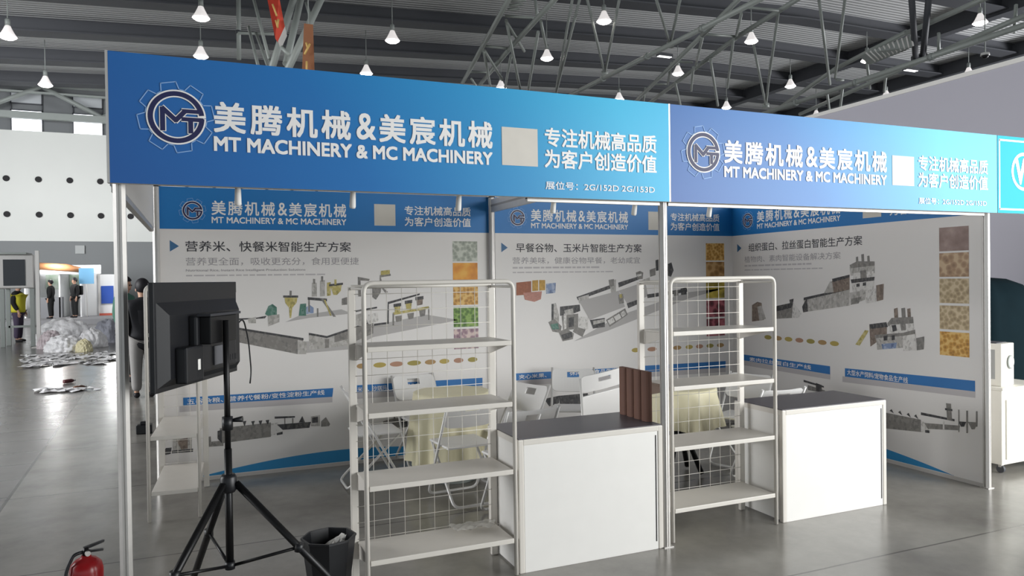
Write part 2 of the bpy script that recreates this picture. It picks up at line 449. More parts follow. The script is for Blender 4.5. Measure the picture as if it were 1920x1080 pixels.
def grad_mat(name, stops, L):
    m = bpy.data.materials.new(name); m.use_nodes = True; nt = m.node_tree; b = nt.nodes['Principled BSDF']
    b.inputs['Roughness'].default_value = .42; b.inputs['Specular IOR Level'].default_value = .45
    tc = nt.nodes.new('ShaderNodeTexCoord'); sp = nt.nodes.new('ShaderNodeSeparateXYZ'); nt.links.new(tc.outputs['Object'], sp.inputs[0])
    d = nt.nodes.new('ShaderNodeMath'); d.operation = 'DIVIDE'; d.inputs[1].default_value = L; nt.links.new(sp.outputs['X'], d.inputs[0])
    ad = nt.nodes.new('ShaderNodeMath'); ad.operation = 'MULTIPLY_ADD'; ad.inputs[1].default_value = .22; nt.links.new(sp.outputs['Z'], ad.inputs[0]); nt.links.new(d.outputs[0], ad.inputs[2])
    r = nt.nodes.new('ShaderNodeValToRGB'); nt.links.new(ad.outputs[0], r.inputs['Fac'])
    for i, (p, c) in enumerate(stops):
        e = r.color_ramp.elements[i] if i < 2 else r.color_ramp.elements.new(p)
        e.position = p; e.color = (*lin(c), 1)
    nt.links.new(r.outputs['Color'], b.inputs['Base Color'])
    return m
FASCIA = grad_mat('fascia_blue_print', [(0.0, '#265ea6'), (1.05, '#22b4e0'), (.4, '#1a70b6'), (.7, '#1a90ca')], 3.03)
BACKWHITE = mat('white_board_back', '#dcd9d5', .6)
GEARLINE = mat('gear_outline_ink', '#8fb6e6', .5)
BLANKPATCH = mat('plain_pale_patch', '#d4cfc6', .6, noise=.06, nscale=10)

def logo(sf, u, v, r, thin=False, k=2):
    """gear outline, ring with a gap on the right and the two joined letters"""
    gear = []
    for i in range(8):
        a = i*math.pi/4+.2
        for da, rr in ((-.30, 1.08), (-.20, 1.36), (.2, 1.36), (.30, 1.08)):
            gear.append((u+r*rr*math.cos(a+da), v+r*rr*math.sin(a+da)))
    sf.poly('gear_outline', [(q, 0, 0) for q in stroke(gear, r*.035, True)], GEARLINE, k)
    gap = .02
    W = [(q, 0, 0) for q in ringquads(u, v, r*.76, r*1.05, 56, gap, 2*math.pi-.0)]
    N = [(q, 1, 1) for q in ringquads(u, v, r*.81, r*.99, 56, .12, 2*math.pi-.02)]
    def glyph(d, mi, ly):
        w = r*.17+d
        M = [(-.48, -.50), (-.48, .32), (-.02, -.12), (.30, .24)]
        q = stroke([(u+a*r, v+b*r) for a, b in M], w)
        q += stroke([(u+.24*r, v+.25*r), (u+.86*r, v+.25*r)], w*.9)
        q += stroke([(u+.22*r, v-.06*r), (u+.92*r, v-.06*r)], w*.9)
        q += stroke([(u+.50*r, v-.06*r), (u+.50*r, v-.55*r)], w)
        return [(x, mi, ly+.05*i) for i, x in enumerate(q)]
    W += glyph(r*.07, 0, 0.2); N += glyph(0, 1, 1.2)
    sf.poly('round_logo', W+N, [INKWHITE, INKNAVY], k+1)
def title(sf, u0, u1, v0, v1, m, bold=.022):
    w = u1-u0
    for s, a, b in (('美腾机械', 0, .453), ('美宸机械', .56, 1)):
        sf.text('title_lettering', s, u0+w*a, v0, u0+w*b, v1, m, bold=bold, space=1.22)
    sf.text('title_lettering', '&', u0+w*.477, v0+.05*(v1-v0), u0+w*.545, v1-.02*(v1-v0), m, bold=bold*.6)
def fascia(x0, L, label, group=None):
    t = thing('fascia_board', label, 'fascia sign', (x0, -.03, 2.146), 0, group)
    obj('board', bx(0, L, -.018, .018, 0, .598), BACKWHITE, t)
    obj('printed_face', bx(0, L, -.021, -.0185, 0, .598), FASCIA, t)
    obj('edge_trim', bx(-.012, 0, -.02, .02, -.0, .6), ALU, t)
    return t
def fascia_print(t, x0, o):
    """print laid out in stand coordinates: x0 is the board's left edge, o shifts the layout to its bay"""
    sf = Surf((-x0, -.0215, -2.146), (1, 0, 0), (0, -1, 0), t)
    logo(sf, .25+o, 2.462, .122)
    title(sf, .414+o, 1.834+o, 2.406, 2.547, INKWHITE)
    sf.text('english_lettering', 'MT MACHINERY & MC MACHINERY', .413+o, 2.316, 1.834+o, 2.382, INKWHITE, bold=.03)
    sf.poly('blank_square', [(rect(1.893+o, 2.318, 2.112+o, 2.53), 0)], BLANKPATCH, 1)
    sf.text('slogan_lettering', '专注机械高品质', 2.158+o, 2.438, 2.906+o, 2.542, INKWHITE, bold=.02)
    sf.text('slogan_lettering', '为客户创造价值', 2.156+o, 2.316, 2.905+o, 2.42, INKWHITE, bold=.02)
    sf.text('stand_lettering', '展位号：2G/152D 2G/153D', 2.158+o, 2.193, 2.891+o, 2.238, INKWHITE, bold=.01)
t = fascia(-.03, 3.03, 'deep blue front fascia sign over the left half of the stand and its round logo')
fascia_print(t, -.03, 0)
t = fascia(3.012, 3.01, 'paler blue fascia sign in the glare over the right half of the stand')
fascia_print(t, 3.012, 3.005)
# side fascia of the open left side
t = thing('side_fascia', 'side fascia board closing the top of the open left side, pale on its inner face', 'fascia sign', (-.02, .0, 2.146))
obj('board', bx(-.018, .018, .055, 2.9, 0, .598), BACKWHITE, t)
obj('printed_face', bx(-.021, -.0185, .055, 2.9, 0, .598), BLUEBAND, t)
obj('bottom_rail', bx(-.016, .016, .055, 2.9, -.03, .0), ALU, t)
# the neighbour's cyan fascia
CYAN = mat('cyan_print', '#08aacb', .5, spec=.15, noise=.05, nscale=1)
t = thing('cyan_fascia', 'bright cyan fascia sign with white border and round white mark at the right edge', 'fascia sign', (6.03, -.03, 2.146))
obj('board', bx(0, 3, -.018, .018, 0, .598), BACKWHITE, t)
obj('printed_face', bx(0, 3, -.021, -.0185, 0, .598), CYAN, t)
sf = Surf((0, -.0215, 0), (1, 0, 0), (0, -1, 0), t)
sf.poly('border_line', [(q, 0, 0) for q in stroke([(.02, .03), (2.97, .03), (2.97, .565), (.02, .565)], .014, True)], INKWHITE, 1)
sf.poly('round_mark', [(q, 0, 0) for q in ringquads(.31, .33, .125, .15)], INKWHITE, 1)
sf.text('mark_lettering', 'W', .21, .235, .42, .425, INKWHITE, 1, bold=.03)

# ------------------------------------------------------------------ printed walls
WAVEBLUE = mat('wave_blue_ink', '#2f8fc8', .5)
FRAMEC = mat('panel_edge', '#cfcac6', .5, .2)
P_RICE = photo_mat('rice_grain_picture', '#8f9488', '#cfd2c6', 26, '#aeb3a6')
P_ORANGE = photo_mat('orange_bowl_picture', '#c9761c', '#f2b64a', 9, '#e89a2e', 'N')
P_CORN = photo_mat('golden_flake_picture', '#9a6a2a', '#e6be72', 30, '#d09a45')
P_GREEN = photo_mat('green_grain_picture', '#3d5a24', '#8fae58', 28, '#64883a')
P_PURPLE = photo_mat('purple_grain_picture', '#7d5f72', '#d9c3bd', 24, '#a98b94')
P_BROWN = photo_mat('brown_flake_picture', '#6e4a26', '#c9a06a', 14, '#a57a40')
P_YELLOW = photo_mat('yellow_puff_picture', '#5f5a1c', '#d8c24e', 9, '#b59f3a', 'N')
P_RED = photo_mat('red_berry_picture', '#34181c', '#b0606a', 16, '#7a3440')
P_TAN = photo_mat('tan_chunk_picture', '#8d7058', '#cdb392', 20, '#b29274')
P_TAN2 = photo_mat('pale_chunk_picture', '#9a8467', '#d6c3a2', 28, '#bba682')
P_MEAT = photo_mat('brown_slice_picture', '#7c6660', '#b09a92', 8, '#98817a', 'N')
PILLS = [mat('pill_'+n, c, .6) for n, c in (('ochre', '#b9a457'), ('tan', '#b08f60'), ('olive', '#a3954f'), ('rose', '#b58a72'))]

def wall_panel(name, label, loc, udir, ndir, heading, sub, eng, photos, bars, pills, illus, meshpart):
    t = thing(name, label, 'printed wall', loc)
    u, n = Vector(udir), Vector(ndir)
    def slab(nm, a, b, c, d, th0, th1, m):
        bm = NB()
        vs = box(bm, a, b, th0, th1, c, d)
        for v in vs: v.co = u*v.co.x + n*v.co.y + Vector((0, 0, v.co.z))
        return obj(nm, bm, m, t)
    slab('board', .02, 2.98, .03, 2.5, -.012, .0112, PRINT_W)
    slab('bottom_rail', .02, 2.98, 0, .03, -.014, .0125, FRAMEC)
    sf = Surf(n*.0112, u, n, t)
    sf.poly('header_band', [(rect(.02, 2.145, 2.98, 2.5), 0)], BLUEBAND, 1)
    logo(sf, .29, 2.302, .078)
    title(sf, .44, 1.58, 2.27, 2.39, INKWHITE, .014)
    sf.text('english_lettering', 'MT MACHINERY & MC MACHINERY', .44, 2.2, 1.58, 2.252, INKWHITE, bold=.02)
    sf.poly('blank_square', [(rect(1.84, 2.2, 2.04, 2.4), 0)], BLANKPATCH, 2)
    sf.text('slogan_lettering', '专注机械高品质', 2.13, 2.305, 2.79, 2.39, INKWHITE, bold=.014)
    sf.text('slogan_lettering', '为客户创造价值', 2.13, 2.2, 2.79, 2.285, INKWHITE, bold=.014)
    sf.poly('arrow_mark', [([(.11, 1.955), (.18, 2.0), (.11, 2.05)], 0)], TEAL, 1)
    sf.text('heading_lettering', heading[0], heading[1], 1.955, heading[2], 2.045, INKDARK, 1, bold=.006)
    sf.text('subheading_lettering', sub[0], .23, 1.835, sub[1], 1.905, INKGREY, 1)
    if eng: sf.text('caption_lettering', eng[0], .23, 1.78, eng[1], 1.805, INKGREY, 1, bold=.01)
    # thin lines of small print
    q = []
    rnd = random.Random(len(heading[0]))
    for v, L, h in ((1.745, 1.1, .012),) + (() if eng else ((1.79, .95, .017),)):
        a = .23
        while a < .23+L:
            ww = rnd.uniform(.03, .1); q.append((rect(a, v, a+ww, v+h), 0)); a += ww+.012
    sf.poly('small_print_lines', q, INKLG, 1)
    for (v0, v1), pm in zip(((1.865, 2.06), (1.655, 1.85), (1.44, 1.64), (1.225, 1.42), (1.01, 1.205)), photos):
        sf.poly('product_picture', [(rect(2.6, v0, 2.855, v1), 0)], pm, 1)
    for i, (a, v, wd) in enumerate(pills):
        o = sf.poly('product_pill', [(circ(a, v, wd/2, 16, ry=.024), 0)], PILLS[(i*3+len(sub[0])) % 4], 1)
    for (pts, txt, tu0, tu1, tv) in bars:
        (a, b), (c, d), (e, f), (g, h) = pts      # bottom left, bottom right, top right, top left
        sf.poly('caption_bar', [(pts, 0, 0), ([(a-.03, b-.055), (c-.0, d-.05), (c, d), (a-.03, b)], 1, -.5)], [INKBLUE, INKLG], 1.5)
        if txt: sf.text('caption_bar_lettering', txt, tu0, tv[0], tu1, tv[1], INKWHITE, 4, bold=.008)
    wave = [(.22+i*.064, .02+.125*math.sin(math.pi*(i/40))**.9) for i in range(41)]
    low = [(.22+i*.064, .035) for i in range(41)]
    sf.poly('blue_wave', [([wave[i], wave[i+1], low[i+1], low[i]], 0) for i in range(1, 39)], WAVEBLUE, 1)
    sf.poly(meshpart, [(pts, mi, .02*i) for i, (pts, mi) in enumerate(illus)], MACH, 1)
    return t, sf

def line_poly(a, b, w): return stroke([a, b], w)[0]
il1 = [([(0.649, 1.172), (1.140, 1.044), (1.590, 1.060), (1.814, 1.163), (2.328, 1.243), (2.652, 1.294), (2.330, 1.356), (1.816, 1.272), (1.592, 1.134), (1.142, 1.154)], 8), ([(1.030, 1.330), (1.238, 1.361), (1.620, 1.388), (1.524, 1.430), (1.146, 1.383)], 8), ([(0.638, 1.283), (1.184, 1.166), (1.131, 1.040), (0.640, 1.167)], 1), ([(0.629, 1.298), (1.184, 1.181), (1.184, 1.162), (0.629, 1.279)], 0), ([(1.133, 1.169), (1.216, 1.141), (1.205, 1.036), (1.131, 1.040)], 2),
 ([(1.231, 1.222), (1.391, 1.186), (1.593, 1.246), (1.591, 1.099), (1.379, 1.080), (1.233, 1.073)], 2), ([(1.458, 1.203), (1.593, 1.246), (1.592, 1.158), (1.456, 1.130)], 1), ([(1.371, 1.163), (1.409, 1.166), (1.408, 1.084), (1.370, 1.081)], 1), ([(1.231, 1.227), (1.391, 1.191), (1.766, 1.304), (1.766, 1.284), (1.390, 1.172), (1.231, 1.208)], 0), ([(1.593, 1.246), (1.816, 1.302), (1.814, 1.198), (1.591, 1.109)], 1),
 ([(0.639, 1.362), (0.859, 1.369), (0.873, 1.392), (0.775, 1.376), (0.639, 1.376)], 0), ([(0.718, 1.369), (0.784, 1.385), (0.783, 1.329), (0.722, 1.331)], 2), ([(0.860, 1.406), (0.888, 1.476), (0.924, 1.494), (0.960, 1.464), (0.959, 1.398), (0.909, 1.372)], 5), ([(0.882, 1.391), (0.981, 1.402), (0.980, 1.332), (0.885, 1.297)], 2),
 ([(1.025, 1.553), (1.139, 1.550), (1.129, 1.498), (1.092, 1.456), (1.081, 1.366), (1.067, 1.367), (1.064, 1.457), (1.033, 1.500)], 4), ([(1.016, 1.567), (1.144, 1.564), (1.144, 1.545), (1.015, 1.548)], 0), ([(1.071, 1.609), (1.089, 1.608), (1.089, 1.561), (1.070, 1.561)], 1),
 ([(1.161, 1.488), (1.212, 1.491), (1.210, 1.381), (1.146, 1.383)], 5), ([(1.212, 1.458), (1.245, 1.476), (1.277, 1.451), (1.276, 1.403), (1.211, 1.395)], 7), ([(1.305, 1.445), (1.319, 1.445), (1.318, 1.368), (1.304, 1.368)], 1),
 ([(1.267, 1.677), (1.309, 1.676), (1.307, 1.551), (1.264, 1.552)], 2), ([(1.276, 1.711), (1.295, 1.710), (1.294, 1.667), (1.276, 1.667)], 1), ([(1.337, 1.695), (1.380, 1.700), (1.378, 1.555), (1.335, 1.551)], 2), ([(1.347, 1.734), (1.366, 1.734), (1.365, 1.685), (1.347, 1.686)], 1), ([(1.398, 1.675), (1.432, 1.680), (1.430, 1.558), (1.397, 1.554)], 4),
 ([(1.227, 1.548), (1.396, 1.530), (1.396, 1.506), (1.227, 1.524)], 0), ([(1.231, 1.524), (1.245, 1.524), (1.244, 1.414), (1.230, 1.414)], 1), ([(1.339, 1.531), (1.363, 1.531), (1.475, 1.363), (1.451, 1.364)], 1), ([(1.368, 1.521), (1.382, 1.521), (1.436, 1.374), (1.422, 1.374)], 4),
 ([(1.427, 1.651), (1.532, 1.664), (1.522, 1.600), (1.487, 1.562), (1.454, 1.563)], 4), ([(1.417, 1.660), (1.542, 1.673), (1.542, 1.654), (1.417, 1.641)], 0), ([(1.466, 1.703), (1.485, 1.703), (1.484, 1.655), (1.465, 1.655)], 4), ([(1.530, 1.527), (1.579, 1.541), (1.578, 1.472), (1.529, 1.468)], 1),
 ([(1.679, 1.725), (1.788, 1.704), (1.782, 1.685), (1.703, 1.691), (1.706, 1.543), (1.681, 1.543)], 1), ([(1.883, 1.738), (1.984, 1.752), (1.989, 1.732), (1.893, 1.718), (1.916, 1.618), (1.961, 1.577), (1.931, 1.573), (1.881, 1.638)], 1), ([(1.894, 1.778), (1.980, 1.787), (1.979, 1.747), (1.893, 1.738)], 4), ([(1.811, 1.615), (1.896, 1.638), (1.890, 1.579), (1.844, 1.510), (1.810, 1.536)], 1),
 ([(1.955, 1.487), (2.265, 1.561), (2.265, 1.546), (1.964, 1.467), (1.962, 1.282), (1.820, 1.267), (1.821, 1.287), (1.947, 1.298)], 0), ([(1.655, 1.416), (1.853, 1.445), (1.853, 1.430), (1.654, 1.401)], 0), ([(1.659, 1.377), (1.728, 1.394), (1.766, 1.304), (1.716, 1.266), (1.657, 1.278)], 2), ([(1.767, 1.373), (1.857, 1.390), (1.866, 1.310), (1.776, 1.284)], 3),
 ([(2.015, 1.451), (2.077, 1.459), (2.070, 1.384), (2.024, 1.375)], 4), ([(2.123, 1.478), (2.186, 1.487), (2.179, 1.416), (2.133, 1.412)], 4), ([(2.228, 1.511), (2.296, 1.520), (2.290, 1.454), (2.237, 1.445)], 6), ([(2.010, 1.466), (2.082, 1.474), (2.082, 1.444), (2.010, 1.436)], 0), ([(2.118, 1.493), (2.191, 1.502), (2.190, 1.472), (2.118, 1.463)], 0), ([(2.223, 1.527), (2.301, 1.535), (2.301, 1.504), (2.222, 1.496)], 0),
 ([(2.004, 1.386), (2.353, 1.437), (2.352, 1.411), (2.003, 1.361)], 4), ([(2.024, 1.350), (2.090, 1.358), (2.084, 1.303), (2.033, 1.295)], 1), ([(2.142, 1.372), (2.205, 1.380), (2.199, 1.324), (2.152, 1.316)], 1), ([(2.257, 1.399), (2.320, 1.407), (2.314, 1.346), (2.267, 1.337)], 1), ([(1.999, 1.376), (2.014, 1.376), (2.012, 1.265), (1.997, 1.266)], 1), ([(2.347, 1.427), (2.358, 1.426), (2.356, 1.304), (2.345, 1.304)], 1),
 # low machine
 ([(0.026, 0.266), (0.051, 0.308), (0.095, 0.308), (0.086, 0.255), (0.029, 0.248)], 0), ([(0.105, 0.388), (0.253, 0.387), (0.251, 0.265), (0.103, 0.267)], 2), ([(0.129, 0.368), (0.220, 0.377), (0.218, 0.287), (0.169, 0.283)], 6), ([(0.095, 0.281), (0.260, 0.282), (0.259, 0.255), (0.094, 0.259)], 0), ([(0.353, 0.369), (0.400, 0.373), (0.403, 0.327), (0.501, 0.327), (0.500, 0.281), (0.356, 0.286)], 1),
 ([(0.473, 0.435), (0.893, 0.449), (0.891, 0.322), (0.488, 0.305)], 1), ([(0.455, 0.414), (0.490, 0.420), (0.488, 0.305), (0.454, 0.350)], 0), ([(0.659, 0.479), (0.690, 0.481), (0.676, 0.436), (0.672, 0.436)], 0), ([(0.729, 0.473), (0.760, 0.475), (0.746, 0.434), (0.742, 0.434)], 0), ([(0.791, 0.472), (0.822, 0.474), (0.808, 0.433), (0.804, 0.433)], 0), ([(0.849, 0.472), (0.880, 0.474), (0.871, 0.437), (0.862, 0.438)], 0),
 ([(0.893, 0.440), (0.956, 0.443), (0.977, 0.347), (0.891, 0.331)], 3), ([(0.941, 0.350), (0.991, 0.360), (0.991, 0.336), (0.941, 0.331)], 0), ([(0.926, 0.498), (1.099, 0.488), (1.098, 0.474), (0.925, 0.479)], 0), ([(1.007, 0.477), (1.016, 0.476), (1.015, 0.419), (1.006, 0.420)], 1), ([(1.075, 0.471), (1.085, 0.470), (1.084, 0.418), (1.074, 0.419)], 1), ([(0.943, 0.426), (1.237, 0.424), (1.222, 0.372), (0.992, 0.374)], 0), ([(1.130, 0.428), (1.163, 0.483), (1.185, 0.423)], 0), ([(1.237, 0.472), (1.318, 0.479), (1.316, 0.378), (1.236, 0.385)], 2), ([(1.247, 0.461), (1.298, 0.466), (1.298, 0.413), (1.246, 0.413)], 0), ([(1.326, 0.421), (1.369, 0.456), (1.406, 0.389), (1.396, 0.371), (1.325, 0.372)], 1),
 ([(1.892, 0.371), (1.978, 0.389), (2.127, 0.391), (2.126, 0.305), (1.977, 0.298), (1.901, 0.320)], 1), ([(2.044, 0.378), (2.127, 0.386), (2.126, 0.300), (2.053, 0.291)], 0), ([(1.994, 0.433), (2.009, 0.431), (2.008, 0.376), (1.993, 0.377)], 1)]
wall_panel('printed_back_wall', 'white and blue printed back wall behind the screen with rice and grain pictures', (0, 2.985, 0), (1, 0, 0), (0, -1, 0),
 ('营养米、快餐米智能生产方案', .23, 1.62), ('营养更全面，吸收更充分，食用更便捷', 1.69), ('Nutritional Rice, Instant Rice Intelligent Production Solutions', 1.21),
 (P_RICE, P_ORANGE, P_CORN, P_GREEN, P_PURPLE),
 (([(.19, .655), (1.43, .635), (1.44, .715), (.19, .72)], '五谷杂粮、营养代餐粉/变性淀粉生产线', .22, 1.36, (.66, .705)),
  ([(1.62, .655), (2.89, .64), (2.89, .715), (1.62, .725)], '米果、沙琪玛、夹心食品生产线', 1.66, 2.3, (.662, .708))),
 [(1.7, .9, .09), (1.87, .9, .12), (2.03, .9, .13), (2.2, .9, .135), (2.36, .9, .11), (2.5, .9, .1), (2.645, .9, .1), (2.79, .9, .1)], il1, 'machine_picture')
il2 = [([(0.911, 1.029), (1.126, 1.075), (1.320, 1.124), (1.823, 1.278), (2.350, 1.440), (2.867, 1.551), (2.351, 1.512), (1.587, 1.314), (1.322, 1.214)], 8), ([(0.658, 1.424), (0.707, 1.434), (0.742, 1.312), (0.740, 1.218), (0.655, 1.232)], 2), ([(0.658, 1.424), (0.682, 1.423), (0.679, 1.226), (0.655, 1.232)], 0), ([(0.619, 1.239), (0.692, 1.269), (0.771, 1.190), (0.757, 1.124), (0.666, 1.139)], 1), ([(0.643, 1.216), (0.728, 1.224), (0.740, 1.163), (0.666, 1.161)], 5), ([(0.755, 1.394), (0.985, 1.410), (0.991, 1.343), (0.878, 1.308), (0.754, 1.300)], 0), ([(0.804, 1.354), (0.903, 1.373), (0.915, 1.306), (0.815, 1.287)], 2),
 ([(0.772, 1.300), (0.965, 1.316), (0.963, 1.160), (0.789, 1.145)], 1), ([(0.797, 1.321), (0.828, 1.320), (0.825, 1.132), (0.795, 1.133)], 3), ([(0.852, 1.275), (0.915, 1.284), (0.913, 1.184), (0.851, 1.176)], 0), ([(0.733, 1.136), (0.826, 1.165), (0.912, 1.112), (0.899, 1.052), (0.781, 1.035)], 1), ([(0.763, 1.102), (0.887, 1.130), (0.893, 1.074), (0.787, 1.045)], 0), ([(0.965, 1.283), (1.085, 1.279), (1.083, 1.150), (0.975, 1.137)], 3), ([(0.926, 1.184), (1.051, 1.146), (1.012, 1.069), (0.900, 1.129)], 1),
 ([(0.949, 1.489), (1.360, 1.610), (1.359, 1.571), (0.967, 1.455)], 0), ([(0.968, 1.483), (1.094, 1.514), (1.093, 1.435), (0.979, 1.421)], 2), ([(1.341, 1.656), (1.426, 1.666), (1.423, 1.461), (1.377, 1.451)], 2), ([(1.334, 1.662), (1.400, 1.672), (1.405, 1.598), (1.346, 1.588)], 1), ([(1.452, 1.632), (1.713, 1.697), (1.712, 1.663), (1.458, 1.580)], 0), ([(1.673, 1.738), (1.727, 1.755), (1.768, 1.737), (1.760, 1.668), (1.692, 1.663)], 1), ([(1.686, 1.715), (1.747, 1.726), (1.747, 1.703), (1.693, 1.692)], 3),
 ([(1.850, 1.765), (1.926, 1.788), (1.925, 1.707), (1.856, 1.690)], 1), ([(1.927, 1.870), (1.975, 1.881), (1.974, 1.759), (1.932, 1.753)], 0), ([(1.753, 1.656), (1.849, 1.684), (1.855, 1.638), (1.766, 1.616)], 2), ([(2.086, 1.828), (2.135, 1.846), (2.162, 1.757), (2.126, 1.687), (2.084, 1.699)], 0),
 ([(0.980, 1.444), (1.457, 1.546), (1.534, 1.373), (1.103, 1.244)], 8), ([(1.457, 1.546), (1.793, 1.638), (1.825, 1.481), (1.574, 1.389)], 8), ([(1.296, 1.238), (1.534, 1.356), (1.566, 1.286), (1.341, 1.163)], 1), ([(1.315, 1.232), (1.381, 1.263), (1.407, 1.217), (1.341, 1.185)], 3), ([(1.394, 1.269), (1.460, 1.301), (1.486, 1.254), (1.420, 1.222)], 3), ([(1.474, 1.306), (1.520, 1.333), (1.546, 1.292), (1.500, 1.260)], 3),
 ([(1.103, 1.244), (1.283, 1.261), (1.282, 1.165), (1.140, 1.153)], 0), ([(1.141, 1.232), (1.283, 1.250), (1.283, 1.216), (1.141, 1.193)], 2), ([(1.450, 1.501), (1.510, 1.511), (1.522, 1.413), (1.462, 1.403)], 1), ([(1.463, 1.506), (1.496, 1.511), (1.502, 1.471), (1.469, 1.466)], 4), ([(1.555, 1.407), (1.764, 1.465), (1.763, 1.419), (1.574, 1.355)], 0), ([(1.812, 1.499), (2.345, 1.554), (2.352, 1.518), (1.818, 1.458)], 0), ([(2.252, 1.555), (2.331, 1.566), (2.330, 1.488), (2.258, 1.484)], 0), ([(2.152, 1.522), (2.223, 1.544), (2.222, 1.479), (2.166, 1.468)], 1),
 ([(0.268, 1.649), (0.433, 1.662), (0.431, 1.527), (0.266, 1.520)], 9), ([(0.445, 1.668), (0.510, 1.672), (0.509, 1.564), (0.443, 1.559)], 10), ([(0.522, 1.672), (0.589, 1.671), (0.587, 1.568), (0.521, 1.563)], 10), ([(0.600, 1.633), (0.710, 1.642), (0.702, 1.538), (0.599, 1.529)], 7), ([(0.342, 1.545), (0.551, 1.557), (0.538, 1.476), (0.465, 1.451), (0.359, 1.475)], 11),
 ([(0.559, 0.455), (0.730, 0.475), (0.729, 0.398), (0.618, 0.374)], 0), ([(0.730, 0.475), (1.067, 0.478), (1.065, 0.360), (0.740, 0.364)], 0), ([(1.067, 0.461), (1.182, 0.442), (1.117, 0.401)], 0), ([(1.363, 0.451), (1.476, 0.477), (1.508, 0.417), (1.408, 0.391)], 0)]
wall_panel('printed_back_wall', 'white and blue printed back wall in the middle with cereal machine and flake pictures', (3, 2.985, 0), (1, 0, 0), (0, -1, 0),
 ('早餐谷物、玉米片智能生产方案', .27, 1.75), ('营养美味，健康谷物早餐，老幼咸宜', 1.73), None,
 (P_CORN, P_BROWN, P_YELLOW, P_RED, P_RED),
 (([(.25, .665), (1.55, .645), (1.56, .72), (.25, .735)], '夹心米果、麦烧、休闲膨化食品生产线', .28, 1.5, (.675, .72)),
  ([(1.72, .655), (2.86, .64), (2.86, .715), (1.72, .725)], None, 0, 0, None)),
 [(1.66, .9, .1), (1.87, .9, .12), (2.03, .9, .11), (2.2, .9, .11), (2.36, .9, .1), (2.5, .9, .1), (2.645, .9, .1), (2.79, .9, .1)], il2, 'machine_picture')
